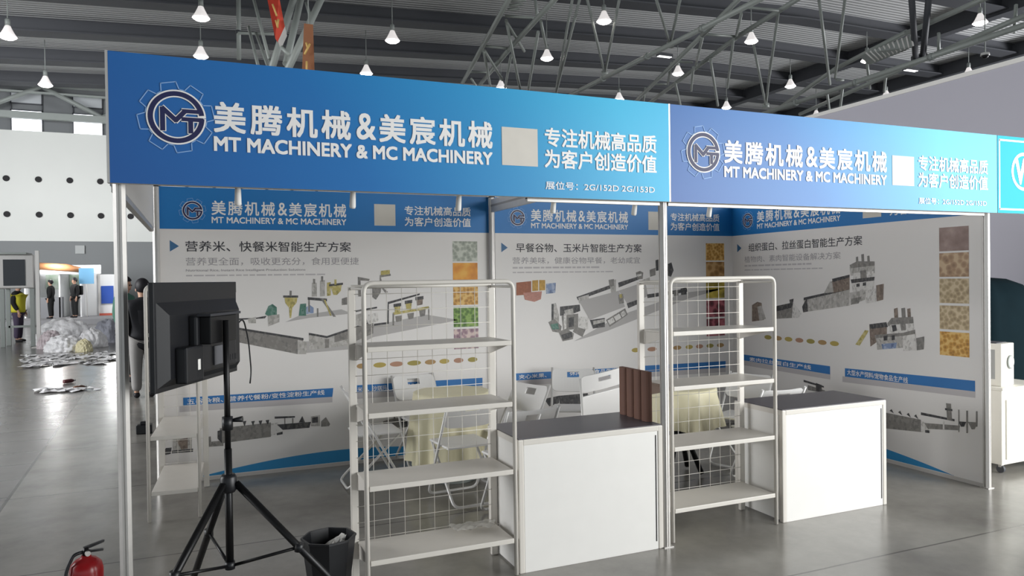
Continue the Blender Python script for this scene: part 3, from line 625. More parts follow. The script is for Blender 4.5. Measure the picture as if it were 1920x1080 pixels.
il3 = [([(0.345, 1.361), (0.430, 1.399), (0.497, 1.389), (0.528, 1.204), (0.342, 1.178)], 6), ([(0.430, 1.346), (0.497, 1.359), (0.561, 1.217), (0.461, 1.195)], 2), ([(0.675, 1.336), (0.961, 1.394), (0.959, 1.245), (0.690, 1.223)], 1), ([(0.675, 1.353), (0.961, 1.405), (0.938, 1.349), (0.691, 1.297)], 0), ([(0.909, 1.432), (0.969, 1.444), (0.961, 1.378), (0.923, 1.366)], 0), ([(0.961, 1.411), (1.077, 1.294), (1.040, 1.249), (0.944, 1.245)], 3),
 ([(1.108, 1.447), (1.682, 1.553), (1.681, 1.392), (1.127, 1.312)], 2), ([(1.108, 1.457), (1.683, 1.563), (1.682, 1.543), (1.107, 1.430)], 0), ([(1.085, 1.365), (1.151, 1.458), (1.163, 1.319), (1.099, 1.306)], 0), ([(1.372, 1.504), (1.447, 1.619), (1.493, 1.624), (1.491, 1.516)], 2), ([(1.473, 1.629), (1.684, 1.673), (1.682, 1.543), (1.491, 1.511)], 6), ([(1.473, 1.645), (1.684, 1.684), (1.683, 1.658), (1.486, 1.614)], 0),
 ([(1.684, 1.759), (1.965, 1.782), (1.964, 1.695), (1.696, 1.673)], 2), ([(1.685, 1.774), (1.771, 1.807), (1.965, 1.801), (1.965, 1.763), (1.697, 1.744)], 1), ([(1.759, 1.847), (1.783, 1.851), (1.788, 1.757), (1.758, 1.752)], 1), ([(1.819, 1.869), (1.849, 1.873), (1.854, 1.760), (1.824, 1.756)], 1), ([(1.884, 1.852), (1.908, 1.856), (1.919, 1.764), (1.889, 1.759)], 1), ([(1.727, 1.698), (1.953, 1.714), (1.952, 1.647), (1.726, 1.628)], 3), ([(1.806, 1.717), (1.871, 1.725), (1.882, 1.637), (1.811, 1.628)], 1),
 ([(1.696, 1.638), (1.964, 1.661), (1.958, 1.627), (1.708, 1.598)], 0), ([(1.708, 1.603), (1.958, 1.627), (1.951, 1.545), (1.719, 1.518)], 3), ([(1.763, 1.598), (1.799, 1.603), (1.799, 1.573), (1.762, 1.568)], 0), ([(1.835, 1.608), (1.870, 1.613), (1.870, 1.583), (1.834, 1.578)], 0), ([(1.682, 1.513), (1.876, 1.544), (1.857, 1.451), (1.693, 1.397)], 2), ([(1.700, 1.458), (1.822, 1.480), (1.785, 1.415), (1.706, 1.403)], 1), ([(1.864, 1.534), (1.980, 1.555), (1.979, 1.434), (1.868, 1.417)], 3), ([(1.980, 1.584), (2.060, 1.598), (2.053, 1.455), (1.985, 1.439)], 6),
 ([(1.902, 1.217), (2.090, 1.242), (2.089, 1.141), (1.912, 1.023)], 6), ([(1.902, 1.227), (2.085, 1.256), (2.101, 1.214), (1.913, 1.184)], 0), ([(1.745, 1.030), (1.854, 1.171), (1.895, 1.168), (1.793, 1.023)], 4), ([(2.163, 1.377), (2.200, 1.388), (2.205, 1.299), (2.167, 1.292)], 6), ([(2.238, 1.384), (2.275, 1.390), (2.280, 1.307), (2.242, 1.300)], 1), ([(2.296, 1.381), (2.327, 1.387), (2.332, 1.309), (2.300, 1.303)], 6), ([(2.096, 1.247), (2.140, 1.296), (2.352, 1.314), (2.357, 1.259), (2.106, 1.219)], 1), ([(2.118, 1.233), (2.357, 1.259), (2.357, 1.186), (2.117, 1.143)], 3), ([(2.139, 1.230), (2.183, 1.237), (2.193, 1.186), (2.150, 1.174)], 0), ([(2.226, 1.248), (2.279, 1.256), (2.284, 1.196), (2.236, 1.188)], 1),
 ([(1.959, 1.133), (2.252, 1.171), (2.372, 1.205), (2.372, 1.160), (2.257, 1.134), (1.970, 1.090)], 1), ([(1.976, 1.105), (2.252, 1.143), (2.251, 1.040), (1.986, 1.000)], 2), ([(2.032, 1.056), (2.192, 1.082), (2.181, 1.030), (2.043, 1.009)], 7), ([(2.055, 1.130), (2.095, 1.137), (2.094, 1.094), (2.055, 1.087)], 0), ([(2.139, 1.140), (2.171, 1.147), (2.171, 1.104), (2.138, 1.097)], 0), ([(2.252, 1.143), (2.377, 1.169), (2.376, 1.027), (2.256, 1.013)], 3), ([(2.382, 1.133), (2.458, 1.152), (2.452, 1.043), (2.386, 1.028)], 1),
 ([(2.049, 0.444), (2.422, 0.440), (2.421, 0.335), (2.048, 0.300)], 1), ([(2.111, 0.468), (2.133, 0.486), (2.155, 0.451)], 0), ([(2.198, 0.468), (2.220, 0.485), (2.241, 0.447)], 0), ([(2.283, 0.463), (2.304, 0.480), (2.325, 0.442)], 0), ([(2.356, 0.461), (2.376, 0.478), (2.397, 0.440)], 0), ([(2.422, 0.431), (2.511, 0.419), (2.511, 0.347), (2.421, 0.335)], 3), ([(2.461, 0.361), (2.501, 0.364), (2.501, 0.341), (2.461, 0.338)], 0), ([(2.422, 0.504), (2.726, 0.496), (2.726, 0.479), (2.422, 0.481)], 0), ([(2.652, 0.616), (2.695, 0.618), (2.703, 0.484), (2.661, 0.481)], 1), ([(2.643, 0.575), (2.708, 0.576), (2.708, 0.559), (2.643, 0.557)], 0), ([(2.452, 0.418), (2.772, 0.452), (2.762, 0.412), (2.486, 0.374)], 1), ([(2.623, 0.470), (2.637, 0.472), (2.637, 0.393), (2.622, 0.390)], 3),
 ([(2.758, 0.484), (2.826, 0.492), (2.808, 0.450), (2.781, 0.445)], 0), ([(2.839, 0.494), (2.918, 0.504), (2.896, 0.445), (2.870, 0.440)], 1), ([(2.759, 0.580), (2.768, 0.581), (2.767, 0.399), (2.758, 0.398)], 1), ([(2.826, 0.582), (2.840, 0.584), (2.839, 0.404), (2.825, 0.402)], 1), ([(2.906, 0.590), (2.919, 0.592), (2.918, 0.470), (2.905, 0.467)], 1),
 ([(1.098, 0.622), (1.362, 0.591), (1.362, 0.575), (1.098, 0.600)], 0), ([(1.154, 0.575), (1.375, 0.551), (1.375, 0.519), (1.154, 0.526)], 1), ([(1.260, 0.610), (1.335, 0.598), (1.334, 0.524), (1.259, 0.530)], 0)]
wall_panel('printed_side_wall', 'right-hand side wall print in shade with tan product pictures and a grey machine tower', (5.985, 3.0, 0), (0, -1, 0), (-1, 0, 0),
 ('组织蛋白、拉丝蛋白智能生产方案', .3, 1.83), ('植物肉、素肉智能设备解决方案', 1.58), None,
 (P_MEAT, P_TAN, P_TAN2, P_TAN2, P_CORN),
 (([(.12, .735), (1.44, .715), (1.44, .795), (.12, .80)], '素肉拉丝蛋白生产线', .3, 1.2, (.735, .78)),
  ([(1.62, .715), (2.9, .745), (2.9, .83), (1.62, .795)], '大型水产饲料/宠物食品生产线', 1.65, 2.3, (.735, .787))),
 [(.59+.151*i, 1.02, .11) for i in range(7)], il3, 'machine_picture')

# ------------------------------------------------------------------ counters
def counter(loc, label, rz=0):
    t = thing('reception_counter', label, 'counter', loc, rz, 'white reception counters')
    W, D, H = .975, .49, .768
    bm = NB(); box(bm, .035, W-.035, .004, .014, .0, H-.035, bev=.003); obj('front_panel', bm, WHITEP, t)
    obj('side_panel', bx(.004, .014, .04, D-.035, .012, H-.035), WHITEP, t); obj('side_panel', bx(W-.014, W-.004, .04, D-.035, .012, H-.035), WHITEP, t)
    for x, y in ((0, 0), (W-.034, 0), (0, D-.034), (W-.034, D-.034)):
        bm = NB(); box(bm, x, x+.034, y, y+.034, 0, H-.002, bev=.007); obj('corner_profile', bm, WMETAL, t)
    for a in (W-.052,):
        obj('panel_groove', bx(a, a+.006, .0015, .006, .05, H-.06), GAP, t)
    bm = NB(); box(bm, .03, W-.03, -.001, .032, H-.036, H-.002, bev=.005); obj('top_rail', bm, WMETAL, t)
    obj('side_rail', bx(.001, .03, .03, D-.03, H-.036, H-.002), WMETAL, t); obj('side_rail', bx(W-.03, W-.001, .03, D-.03, H-.036, H-.002), WMETAL, t)
    obj('top_board', bx(.006, W-.006, .006, D-.004, H-.008, H+.003), DARKTOP, t)
    obj('inner_shelf', bx(.03, W-.03, .06, D-.02, .38, .396), WHITEP, t)
    return t
counter((1.990, .0, 0), 'white counter with charcoal top between the left wire rack and the middle post')
counter((3.962, .046, 0), 'brightly lit white counter with charcoal top to the right of the right wire rack')

# ------------------------------------------------------------------ wire racks
def rack(loc, W, label, rz=0, D=.345):
    t = thing('wire_rack', label, 'shelf rack', loc, rz, 'white wire-backed shelf racks')
    H = 1.672; r = .0125
    fr = fillet([(0, 0, .004), (0, 0, H), (W, 0, H), (W, 0, .004)], .05)
    obj('front_frame', tb(fr, r, 10), WMETAL, t)
    bm = NB()
    for x in (0, W): box(bm, x-.02, x+.02, D-.014, D+.014, .004, H-.02, bev=.004)
    obj('rear_frame', bm, WMETAL, t)
    obj('rear_bar', tb([(0, D, H-.02), (W, D, H-.02)], .012, 8), WMETAL, t)
    for x in (0, W): obj('side_bar', tb([(x, 0, H-.03), (x, D, H-.03)], .008, 8), WMETAL, t)
    for z in (.212, .604, .988, 1.336):
        bm = NB(); box(bm, .014, W-.014, -.004, D-.016, z-.013, z+.0, bev=.003)
        box(bm, .014, W-.014, -.008, .006, z-.026, z+.002, bev=.004)
        sh = obj('shelf', bm, WMETAL, t)
        for x in (.018, W-.024):
            bm = NB(); prism(bm, [(D-.02, z-.015), (.04, z-.015), (.04, z-.03), (D-.02, z-.1)], 0, x, x+.006)
            obj('shelf_bracket', bm, WMETAL, sh)
    bm = NB(); n = int(W/.092)
    for i in range(n+1):
        x = .02+(W-.04)*i/n; tube(bm, [(x, D-.012, .1), (x, D-.012, H-.03)], .0019, 5)
    for i in range(17):
        z = .13+i*.0925; tube(bm, [(.015, D-.0155, z), (W-.015, D-.0155, z)], .0019, 5)
    obj('wire_grid', bm, WMETAL, t)
    return t
rack((1.123, .0, 0), .846, 'white wire-backed rack of four shelves beside the black waste bin')
rack((3.068, .048, 0), .836, 'white wire-backed rack of four shelves between the two counters')
rack((-.018, 1.935, 0), .33, 'white rack standing against the left end of the back wall behind the screen', -.06, .84)
# a piece of clear wrap on the bottom shelf
CLEAR = mat('clear_wrap', '#d9d7d0', .25, alpha=.55)
bm = NB(); bmesh.ops.create_grid(bm, x_segments=16, y_segments=10, size=1)
for v in bm.verts:
    x, y = v.co.x, v.co.y
    v.co = (x*.13+.01*math.sin(y*5), y*.055, .012+.014*abs(math.sin(x*4.1+y*2))+.012*abs(math.sin(y*5-x*3)))
tag(obj('clear_wrap', bm, CLEAR, smooth=True, loc=(1.80, .23, .213)), 'crumpled scrap of clear wrap on the bottom shelf of the left rack', 'plastic wrap')

# brown fluted panel standing on the left counter
BROWN = mat('brown_cardboard', '#6d4c3f', .7, noise=.1, nscale=6)
bm = NB(); pts = []
for i in range(4):
    c = .05+i*.088
    for k in range(9):
        a = math.pi*k/8; pts.append((-.028*math.sin(a)**.7, c-.042*math.cos(a)))
pts += [(.012, pts[-1][1]), (.012, pts[0][1])]
prism(bm, pts, 2, 0, .315)
t = thing('fluted_panel', 'brown fluted cardboard panel standing upright on the left counter against the post', 'cardboard panel', (2.94, .085, .772), 0)
obj('flutes', bm, BROWN, t)

# ------------------------------------------------------------------ tables
def round_table(loc, label, lab2, r, zb, seed, legs):
    t = thing('round_table', label, 'table', loc)
    obj('tabletop', lt([(.001, .715), (r-.01, .715), (r, .722), (r, .735), (r-.01, .74), (.001, .74)], 40), WHITEP, t)
    if legs == 'black':
        for a in (.6, 2.2, 3.7, 5.3):
            obj('leg', tb([(.08*math.cos(a), .08*math.sin(a), .714), (.06*math.cos(a), .06*math.sin(a), .34), (.2*math.cos(a), .2*math.sin(a), .02)], .022, 8), BLACKM, t)
        obj('brace_ring', tb([(.1*math.cos(i*math.pi/8), .1*math.sin(i*math.pi/8), .25) for i in range(16)], .01, 6, closed=True), BLACKM, t)
    else:
        obj('pedestal', lt([(.03, .03), (.03, .714)], 14), STEEL, t); obj('base', lt([(.001, 0), (.2, 0), (.2, .015), (.04, .035), (.001, .035)], 28), STEEL, t)
    rnd = random.Random(seed); ph = [rnd.uniform(0, 6.28) for _ in range(4)]
    bm = NB(); n = 96; rings = []
    prof = [(0.0, .7435), (r*.6, .744), (r*.97, .7445), (r+.008, .739), (r+.012, .72)]+[(None, .72-(.72-zb)*k/9) for k in range(1, 10)]
    for rr, z in prof:
        ring = []
        for k in range(n):
            a = 2*math.pi*k/n
            if rr is None:
                f = (.72-z)/(.72-zb)
                R_ = r+.006+f**.8*(.012+.048*(.5+.5*math.sin(9*a+ph[0]+.4*math.sin(2*a)))+.016*math.sin(17*a+ph[1]))+.012*f
                zz = z+.02*f*math.sin(4*a+ph[2])
            else: R_, zz = rr, z
            ring.append(bm.verts.new((max(R_, .001)*math.cos(a), max(R_, .001)*math.sin(a), zz)))
        rings.append(ring)
    for A, B in zip(rings, rings[1:]):
        for k in range(n): bm.faces.new((A[k], A[(k+1) % n], B[(k+1) % n], B[k]))
    bm.faces.new(rings[0])
    tag(obj('tablecloth', bm, CLOTH, smooth=True, loc=loc), lab2, 'tablecloth')
round_table((2.29, 2.12, 0), 'round table under a long cream cloth behind the left rack', 'long cream cloth draped over the round table behind the left rack', .315, .15, 3, 'steel')
round_table((4.1, 1.42, 0), 'round table with black legs under a short cream cloth behind the right rack', 'short cream cloth draped over the black-legged table behind the right rack', .31, .42, 5, 'black')

# ------------------------------------------------------------------ folding chairs
CHAIRM = mat('white_chair_tube', '#dedcd9', .35, .15)
CHAIRP = mat('white_chair_plastic', '#eceae8', .45)
def plate(bm, w, h, th, hole=None, nx=14, ny=8, bow=0., round_=.05):
    """upright rounded plate in x/z with an optional slot"""
    def inside(x, z):
        dx, dz = abs(x)-(w/2-round_), abs(z-h/2)-(h/2-round_)
        return True
    grid = []
    for s in (0, 1):
        g = {}
        for i in range(nx+1):
            for j in range(ny+1):
                x = -w/2+w*i/nx; z = h*j/ny
                ax, az = abs(x)-(w/2-round_), abs(z-h/2)-(h/2-round_)
                if ax > 0 and az > 0:
                    L = math.hypot(ax, az); k = min(1, round_/max(L, 1e-6)) if L > round_ else 1
                    x = math.copysign(w/2-round_+ax*k, x); z = h/2+math.copysign(h/2-round_+az*k, z-h/2)
                g[i, j] = bm.verts.new((x, bow*(1-(2*x/w)**2)+(th if s else 0), z))
        grid.append(g)
    keep = {(i, j): not (hole and hole[0] <= i < hole[1] and hole[2] <= j < hole[3]) for i in range(nx) for j in range(ny)}
    for (i, j), k in keep.items():
        if not k: continue
        for g in grid: bm.faces.new((g[i, j], g[i+1, j], g[i+1, j+1], g[i, j+1]))
        for (di, dj, a, b) in ((-1, 0, (i, j), (i, j+1)), (1, 0, (i+1, j), (i+1, j+1)), (0, -1, (i, j), (i+1, j)), (0, 1, (i, j+1), (i+1, j+1))):
            if not keep.get((i+di, j+dj), False): bm.faces.new((grid[0][a], grid[0][b], grid[1][b], grid[1][a]))
def chair_parts(t, folded=False):
    w = .205
    if not folded:
        A = lambda z: .22-.44*z/.80          # front foot to back top
        fa = fillet([(-w, A(.80), .80), (-w, A(.02), .02), (w, A(.02), .02), (w, A(.80), .80)], .06)
        obj('front_frame', tb(fa, .011, 8), CHAIRM, t)
        fb = fillet([(-w+.03, .19, .43), (-w+.03, -.24, .02), (w-.03, -.24, .02), (w-.03, .19, .43)], .06)
        obj('rear_frame', tb(fb, .011, 8), CHAIRM, t)
        bm = NB(); box(bm, -.19, .19, -.17, .21, .432, .45, bev=.008); obj('seat', bm, CHAIRP, t)
        bm = NB(); plate(bm, .41, .235, .012, (5, 9, 5, 7), bow=-.02)
        th = math.atan(.44/.80); M = Matrix.Translation((0, A(.585), .585)) @ Matrix.Rotation(th, 4, 'X')
        for v in bm.verts: v.co = M @ v.co
        obj('backrest', bm, CHAIRP, t, smooth=False)
    else:
        fa = fillet([(-w, 0, .98), (-w, 0, .01), (w, 0, .01), (w, 0, .98)], .06)
        obj('front_frame', tb(fa, .011, 8), CHAIRM, t)
        fb = fillet([(-w+.03, .03, .62), (-w+.03, .03, .07), (w-.03, .03, .07), (w-.03, .03, .62)], .05)
        obj('rear_frame', tb(fb, .011, 8), CHAIRM, t)
        bm = NB(); box(bm, -.19, .19, .018, .034, .46, .83, bev=.006); obj('seat', bm, CHAIRP, t)
        bm = NB(); plate(bm, .41, .125, .012, (5, 9, 4, 6), bow=-.02, round_=.035)
        for v in bm.verts: v.co = v.co+Vector((0, -.004, .87))
        obj('backrest', bm, CHAIRP, t)
proto = thing('folding_chair', 'white folding chair side on at the left of the round table behind the left rack', 'chair', (1.64, 2.26, 0), -math.pi/2, 'white folding chairs')
chair_parts(proto)
for loc, rz, lab in (((2.17, 1.5, 0), .08, 'white folding chair turned away, directly before the cream table behind the left rack'),
                     ((2.40, .95, 0), .12, 'white folding chair whose rounded back rises just over the left end of the left counter'),
                     ((2.19, 2.71, 0), math.pi+.1, 'white folding chair between the round table and the left back wall print'),
                     ((2.72, 1.78, 0), math.pi/2+.34, 'white folding chair under the blue caption bar at the seam of the back walls'),
                     ((4.76, 1.42, 0), math.pi/2+.4, 'white folding chair at the right of the black-legged table, seen beside the right rack'),
                     ((4.55, .86, 0), -.05, 'white folding chair with slotted back showing just over the bright right counter'),
                     ((3.62, 2.45, 0), math.pi-.5, 'white folding chair near the middle back wall, mostly hidden by the right rack')):
    c = copy_tree(proto); c.location = loc; c.rotation_euler = (0, 0, rz); c['label'] = lab
t = thing('folded_chair', 'white folding chair folded flat and leaning upright behind the left counter', 'chair', (3.23, 1.1, 0), .1, 'white folding chairs')
chair_parts(t, True); t.rotation_euler = (.1, -.13, .1)

# ------------------------------------------------------------------ spotlights hanging on the back of the fascia
def spotlight(x, label):
    t = thing('arm_spotlight', label, 'spotlight', (x, .006, 2.2), 0, 'spotlights behind the front fascia')
    obj('clamp', bx(-.018, .018, -.026, .02, -.03, .05), WHITEP, t)
    obj('arm', tb(fillet([(0, 0, .03), (0, .04, .03), (0, .06, -.03)], .02), .007, 8), WHITEP, t)
    obj('lamp_head', tb([(0, .055, -.02), (0, .066, -.06), (0, .08, -.12), (0, .083, -.128)], [.011, .015, .017, .014], 14), WHITEP, t)
for x, l in ((.52, 'white arm spotlight hanging over the first characters of the left back wall title'), (1.09, 'white arm spotlight hanging near the last characters of the left back wall title'),
             (1.68, 'white arm spotlight hanging over the slogan of the left back wall'), (2.27, 'white arm spotlight hanging over the first title characters of the middle back wall'),
             (2.83, 'white arm spotlight hanging just left of the middle front post'), (3.40, 'white arm spotlight hanging over the slogan of the middle back wall')): spotlight(x, l)

# ------------------------------------------------------------------ screen on its tripod
def screen():
    ang = math.atan2(.774, .378)
    t = thing('television', 'black flat screen seen from behind, mounted on the tripod at the left', 'television', (.331, .182, 1.19), ang)
    W, H = .862, .5
    bm = NB(); box(bm, -W/2, W/2, -.004, .022, 0, H, bev=.006); obj('bezel', bm, BLACK, t)
    obj('screen', bx(-W/2+.015, W/2-.015, .0215, .0235, .02, H-.015), mat('screen_glass', '#0a0c10', .08), t)
    bm = NB(); vs = box(bm, -W/2+.02, W/2-.02, -.045, -.003, .02, H-.09)
    for v in vs:
        if v.co.y < -.04: v.co.x *= .9; v.co.z = .06 if v.co.z < .2 else H-.15
    obj('back_shell', bm, BLACK, t)
    bm = NB(); box(bm, -.2, .24, -.085, -.044, .06, .34, bev=.012); bh = obj('electronics_housing', bm, BLACK, t)
    bm = NB()
    for i in range(9): box(bm, -.02+i*.03, -.005+i*.03, -.0865, -.084, .09, .12)
    obj('vent_slots', bm, GAP, bh)
    bm = NB(); box(bm, -.17, .12, -.14, -.084, .2, .335, bev=.006); obj('mount_plate', bm, BLACKM, t)
    bm = NB(); box(bm, -.2, .14, -.155, -.084, .335, .348, bev=.003); obj('mount_ledge', bm, mat('dark_grey_plastic', '#34353a', .5), t)
    bm = NB(); box(bm, -.33, -.16, -.1, -.044, .03, .2, bev=.01); io = obj('connector_cover', bm, BLACK, t)
    obj('sticker', bx(-.225, -.2, -.102, -.0995, .085, .135), WHITEP, io)['label'] = 'small white sticker'
    bm = NB(); box(bm, -.03, .06, -.092, -.084, .085, .18, bev=.003); obj('grey_label', bm, mat('grey_label', '#5d5e63', .5), t)
    for z in (.2, .44): 
        bm = NB(); box(bm, W/2-.002, W/2+.012, .0, .014, z, z+.06, bev=.004); obj('side_button', bm, BLACK, t)
    obj('power_cable', tb(fillet([(W/2-.05, -.02, .25), (W/2+.05, -.02, .3), (W/2+.12, -.02, .16), (W/2+.15, -.02, -.02), (W/2+.13, -.02, -.09)], .06), .0045, 6), BLACK, t)
    return t
screen()
def tripod():
    px, py = .452, .072
    t = thing('tripod_stand', 'black steel tripod stand carrying the flat screen', 'stand', (px, py, 0))
    obj('pole', tb([(0, 0, .27), (0, 0, .86)], .0185, 14), BLACKM, t)
    obj('inner_pole', tb([(0, 0, .84), (0, 0, 1.5)], .0145, 14), BLACKM, t)
    obj('clamp_collar', tb([(0, 0, .955), (0, 0, 1.02)], .026, 14), BLACK, t)
    obj('clamp_knob', tb([(.02, 0, 1.0), (.07, -.015, 1.005)], [.008, .016], 10), BLACK, t)
    obj('hub', tb([(0, 0, .645), (0, 0, .66), (0, 0, .72), (0, 0, .735)], [.03, .04, .04, .03], 16), BLACK, t)
    obj('bottom_collar', tb([(0, 0, .262), (0, 0, .30)], .024, 14), BLACK, t)
    for deg in (-18, 106, -136):
        a = math.radians(deg); d = Vector((math.cos(a), math.sin(a), 0))
        top = d*.035+Vector((0, 0, .69)); foot = d*.64+Vector((0, 0, .02))
        mid = top.lerp(foot, .5)
        obj('leg', tb([top, foot], .0185, 10), BLACKM, t)
        obj('rubber_foot', tb([foot+Vector((0, 0, .03))-d*.02, foot-Vector((0, 0, .02))+d*.01], .018, 10), BLACK, t)
        obj('brace', tb([d*.02+Vector((0, 0, .28)), mid], .008, 8), BLACKM, t)
        bm = NB(); tube(bm, [mid-Vector((0, 0, .02)), mid+Vector((0, 0, .02))], .023, 10); obj('leg_joint', bm, BLACK, t)
tripod()

# ------------------------------------------------------------------ waste bin, fire extinguisher
def octo(r): return [(r*math.cos(math.pi/8+k*math.pi/4), r*math.sin(math.pi/8+k*math.pi/4)) for k in range(8)]
t = thing('waste_bin', 'black faceted waste bin with paper in it beside the left wire rack', 'bin', (.955, .2, 0), .25)
bm = NB()
prof = [(.0, .008), (.105, .004), (.142, .30), (.147, .302), (.147, .312), (.136, .312), (.1, .015), (0, .012)]
rings = [[bm.verts.new((x, y, z)) for x, y in octo(max(r, .001))] for r, z in prof]
for A, B in zip(rings, rings[1:]):
    for k in range(8): bm.faces.new((A[k], A[(k+1) % 8], B[(k+1) % 8], B[k]))
obj('body', bm, BLACK, t)
bm = NB(); bmesh.ops.create_grid(bm, x_segments=9, y_segments=7, size=1)
rnd = random.Random(5)
for v in bm.verts: v.co = (v.co.x*.075+rnd.uniform(-.008, .008), v.co.y*.05+rnd.uniform(-.008, .008), .235+rnd.uniform(0, .05)+.03*v.co.x)
tag(obj('crumpled_paper', bm, mat('paper', '#dcdad6', .8), loc=(.965, .21, 0)), 'crumpled white paper lying in the black waste bin', 'paper')

REDP = mat('red_enamel', '#98141a', .28, noise=.05)
x0, y0, z0 = (-0.181, 0.153, 0.354)
t = thing('fire_extinguisher', 'red fire extinguisher with black valve standing on the floor at the left front', 'fire extinguisher', (x0, y0, 0), .4); t.scale = (.9, .9, .9)
obj('cylinder', lt([(.001, .004), (.076, .004), (.08, .02), (.08, .37), (.072, .405), (.05, .428), (.026, .438), (.022, .45), (.001, .45)], 32), REDP, t)
obj('valve', lt([(.001, .45), (.02, .45), (.02, .472), (.013, .476), (.013, .49), (.001, .49)], 16), BLACKM, t)
bm = NB(); prism(bm, [(-.01, .478), (.085, .497), (.088, .507), (-.012, .492)], 1, -.009, .009); obj('lever', bm, BLACK, t)
bm = NB(); prism(bm, [(-.01, .462), (.08, .452), (.082, .462), (-.01, .474)], 1, -.009, .009); obj('handle', bm, BLACK, t)
obj('hose', tb(fillet([(-.015, 0, .468), (-.06, 0, .465), (-.1, 0, .38), (-.098, 0, .12)], .05), .009, 8), BLACK, t)
obj('gauge', tb([(0, -.018, .462), (0, -.034, .462)], .013, 14), ALU, t)
bm = NB(); lathe(bm, [(.0803, .12), (.0803, .3)], 32, cap=False); obj('paper_label', bm, mat('label_paper', '#d9b9a0', .6), t)

# ------------------------------------------------------------------ neighbour's white cabinet and what stands on it
CAB = mat('ivory_cabinet', '#efece2', .45, noise=.03)
t = thing('white_cabinet', 'white wheeled cabinet standing just right of the blue stand', 'cabinet', (6.47, .22, 0), .04)
bm = NB(); box(bm, 0, .62, 0, .5, .075, .70, bev=.008); obj('body', bm, CAB, t)
bm = NB(); box(bm, .05, .58, -.012, .002, .12, .62, bev=.004); dr = obj('door', bm, CAB, t)
obj('handle', bx(.52, .535, -.03, -.012, .33, .45), ALU, dr)
bm = NB(); box(bm, -.012, .64, -.015, .51, .70, .722, bev=.004); obj('top_board', bm, CAB, t)
for a in (.05, .57):
    for b in (.04, .46):
        obj('caster', tb([(a-.013, b, .033), (a+.013, b, .033)], .032, 16), STEELD, t); obj('caster_fork', bx(a-.018, a+.018, b-.012, b+.012, .05, .078), ALU, t)
t = thing('white_machine', 'white box-shaped machine with round port on top of the wheeled cabinet', 'machine', (6.53, .26, .722), .2)
bm = NB(); box(bm, 0, .24, 0, .42, 0, .36, bev=.01); obj('housing', bm, CAB, t)
obj('side_window', bx(-.003, .002, .05, .38, .06, .31), mat('smoked_window', '#a7a8a6', .25), t)
obj('round_port', tb([(.155, -.014, .2), (.155, .004, .2)], .05, 24), mat('grey_port', '#b9b9b4', .5), t)
obj('port_ring', tb([(.155+.052*math.cos(i*math.pi/12), -.008, .2+.052*math.sin(i*math.pi/12)) for i in range(24)], .007, 6, closed=True), STEEL, t)
obj('top_vent', bx(.03, .21, .05, .2, .359, .366), STEELD, t)
# dark covered machine behind it
TEALCL = mat('dark_teal_cover', '#0b1c22', .9, noise=.2, nscale=5, spec=.1)
bm = NB(); n = 48; rings = []
for k, (s, z) in enumerate([(1.0, 0), (1.0, .4), (.98, .8), (.97, 1.1), (.94, 1.3), (.82, 1.45), (.62, 1.56), (.36, 1.62), (.02, 1.64)]):
    ring = []
    for i in range(n):
        a = 2*math.pi*i/n; f = 1+.035*math.sin(7*a+z*3)+.02*math.sin(13*a-z*2)
        ring.append(bm.verts.new((.62*s*f*math.copysign(abs(math.cos(a))**.7, math.cos(a)), .42*s*f*math.copysign(abs(math.sin(a))**.7, math.sin(a)), z)))
    rings.append(ring)
for A, B in zip(rings, rings[1:]):
    for i in range(n): bm.faces.new((A[i], A[(i+1) % n], B[(i+1) % n], B[i]))
bm.faces.new(rings[-1])
tag(obj('covered_machine', bm, TEALCL, smooth=True, loc=(7.74, 1.25, 0)), 'rounded machine under a dark teal cover behind the white cabinet', 'covered machine')

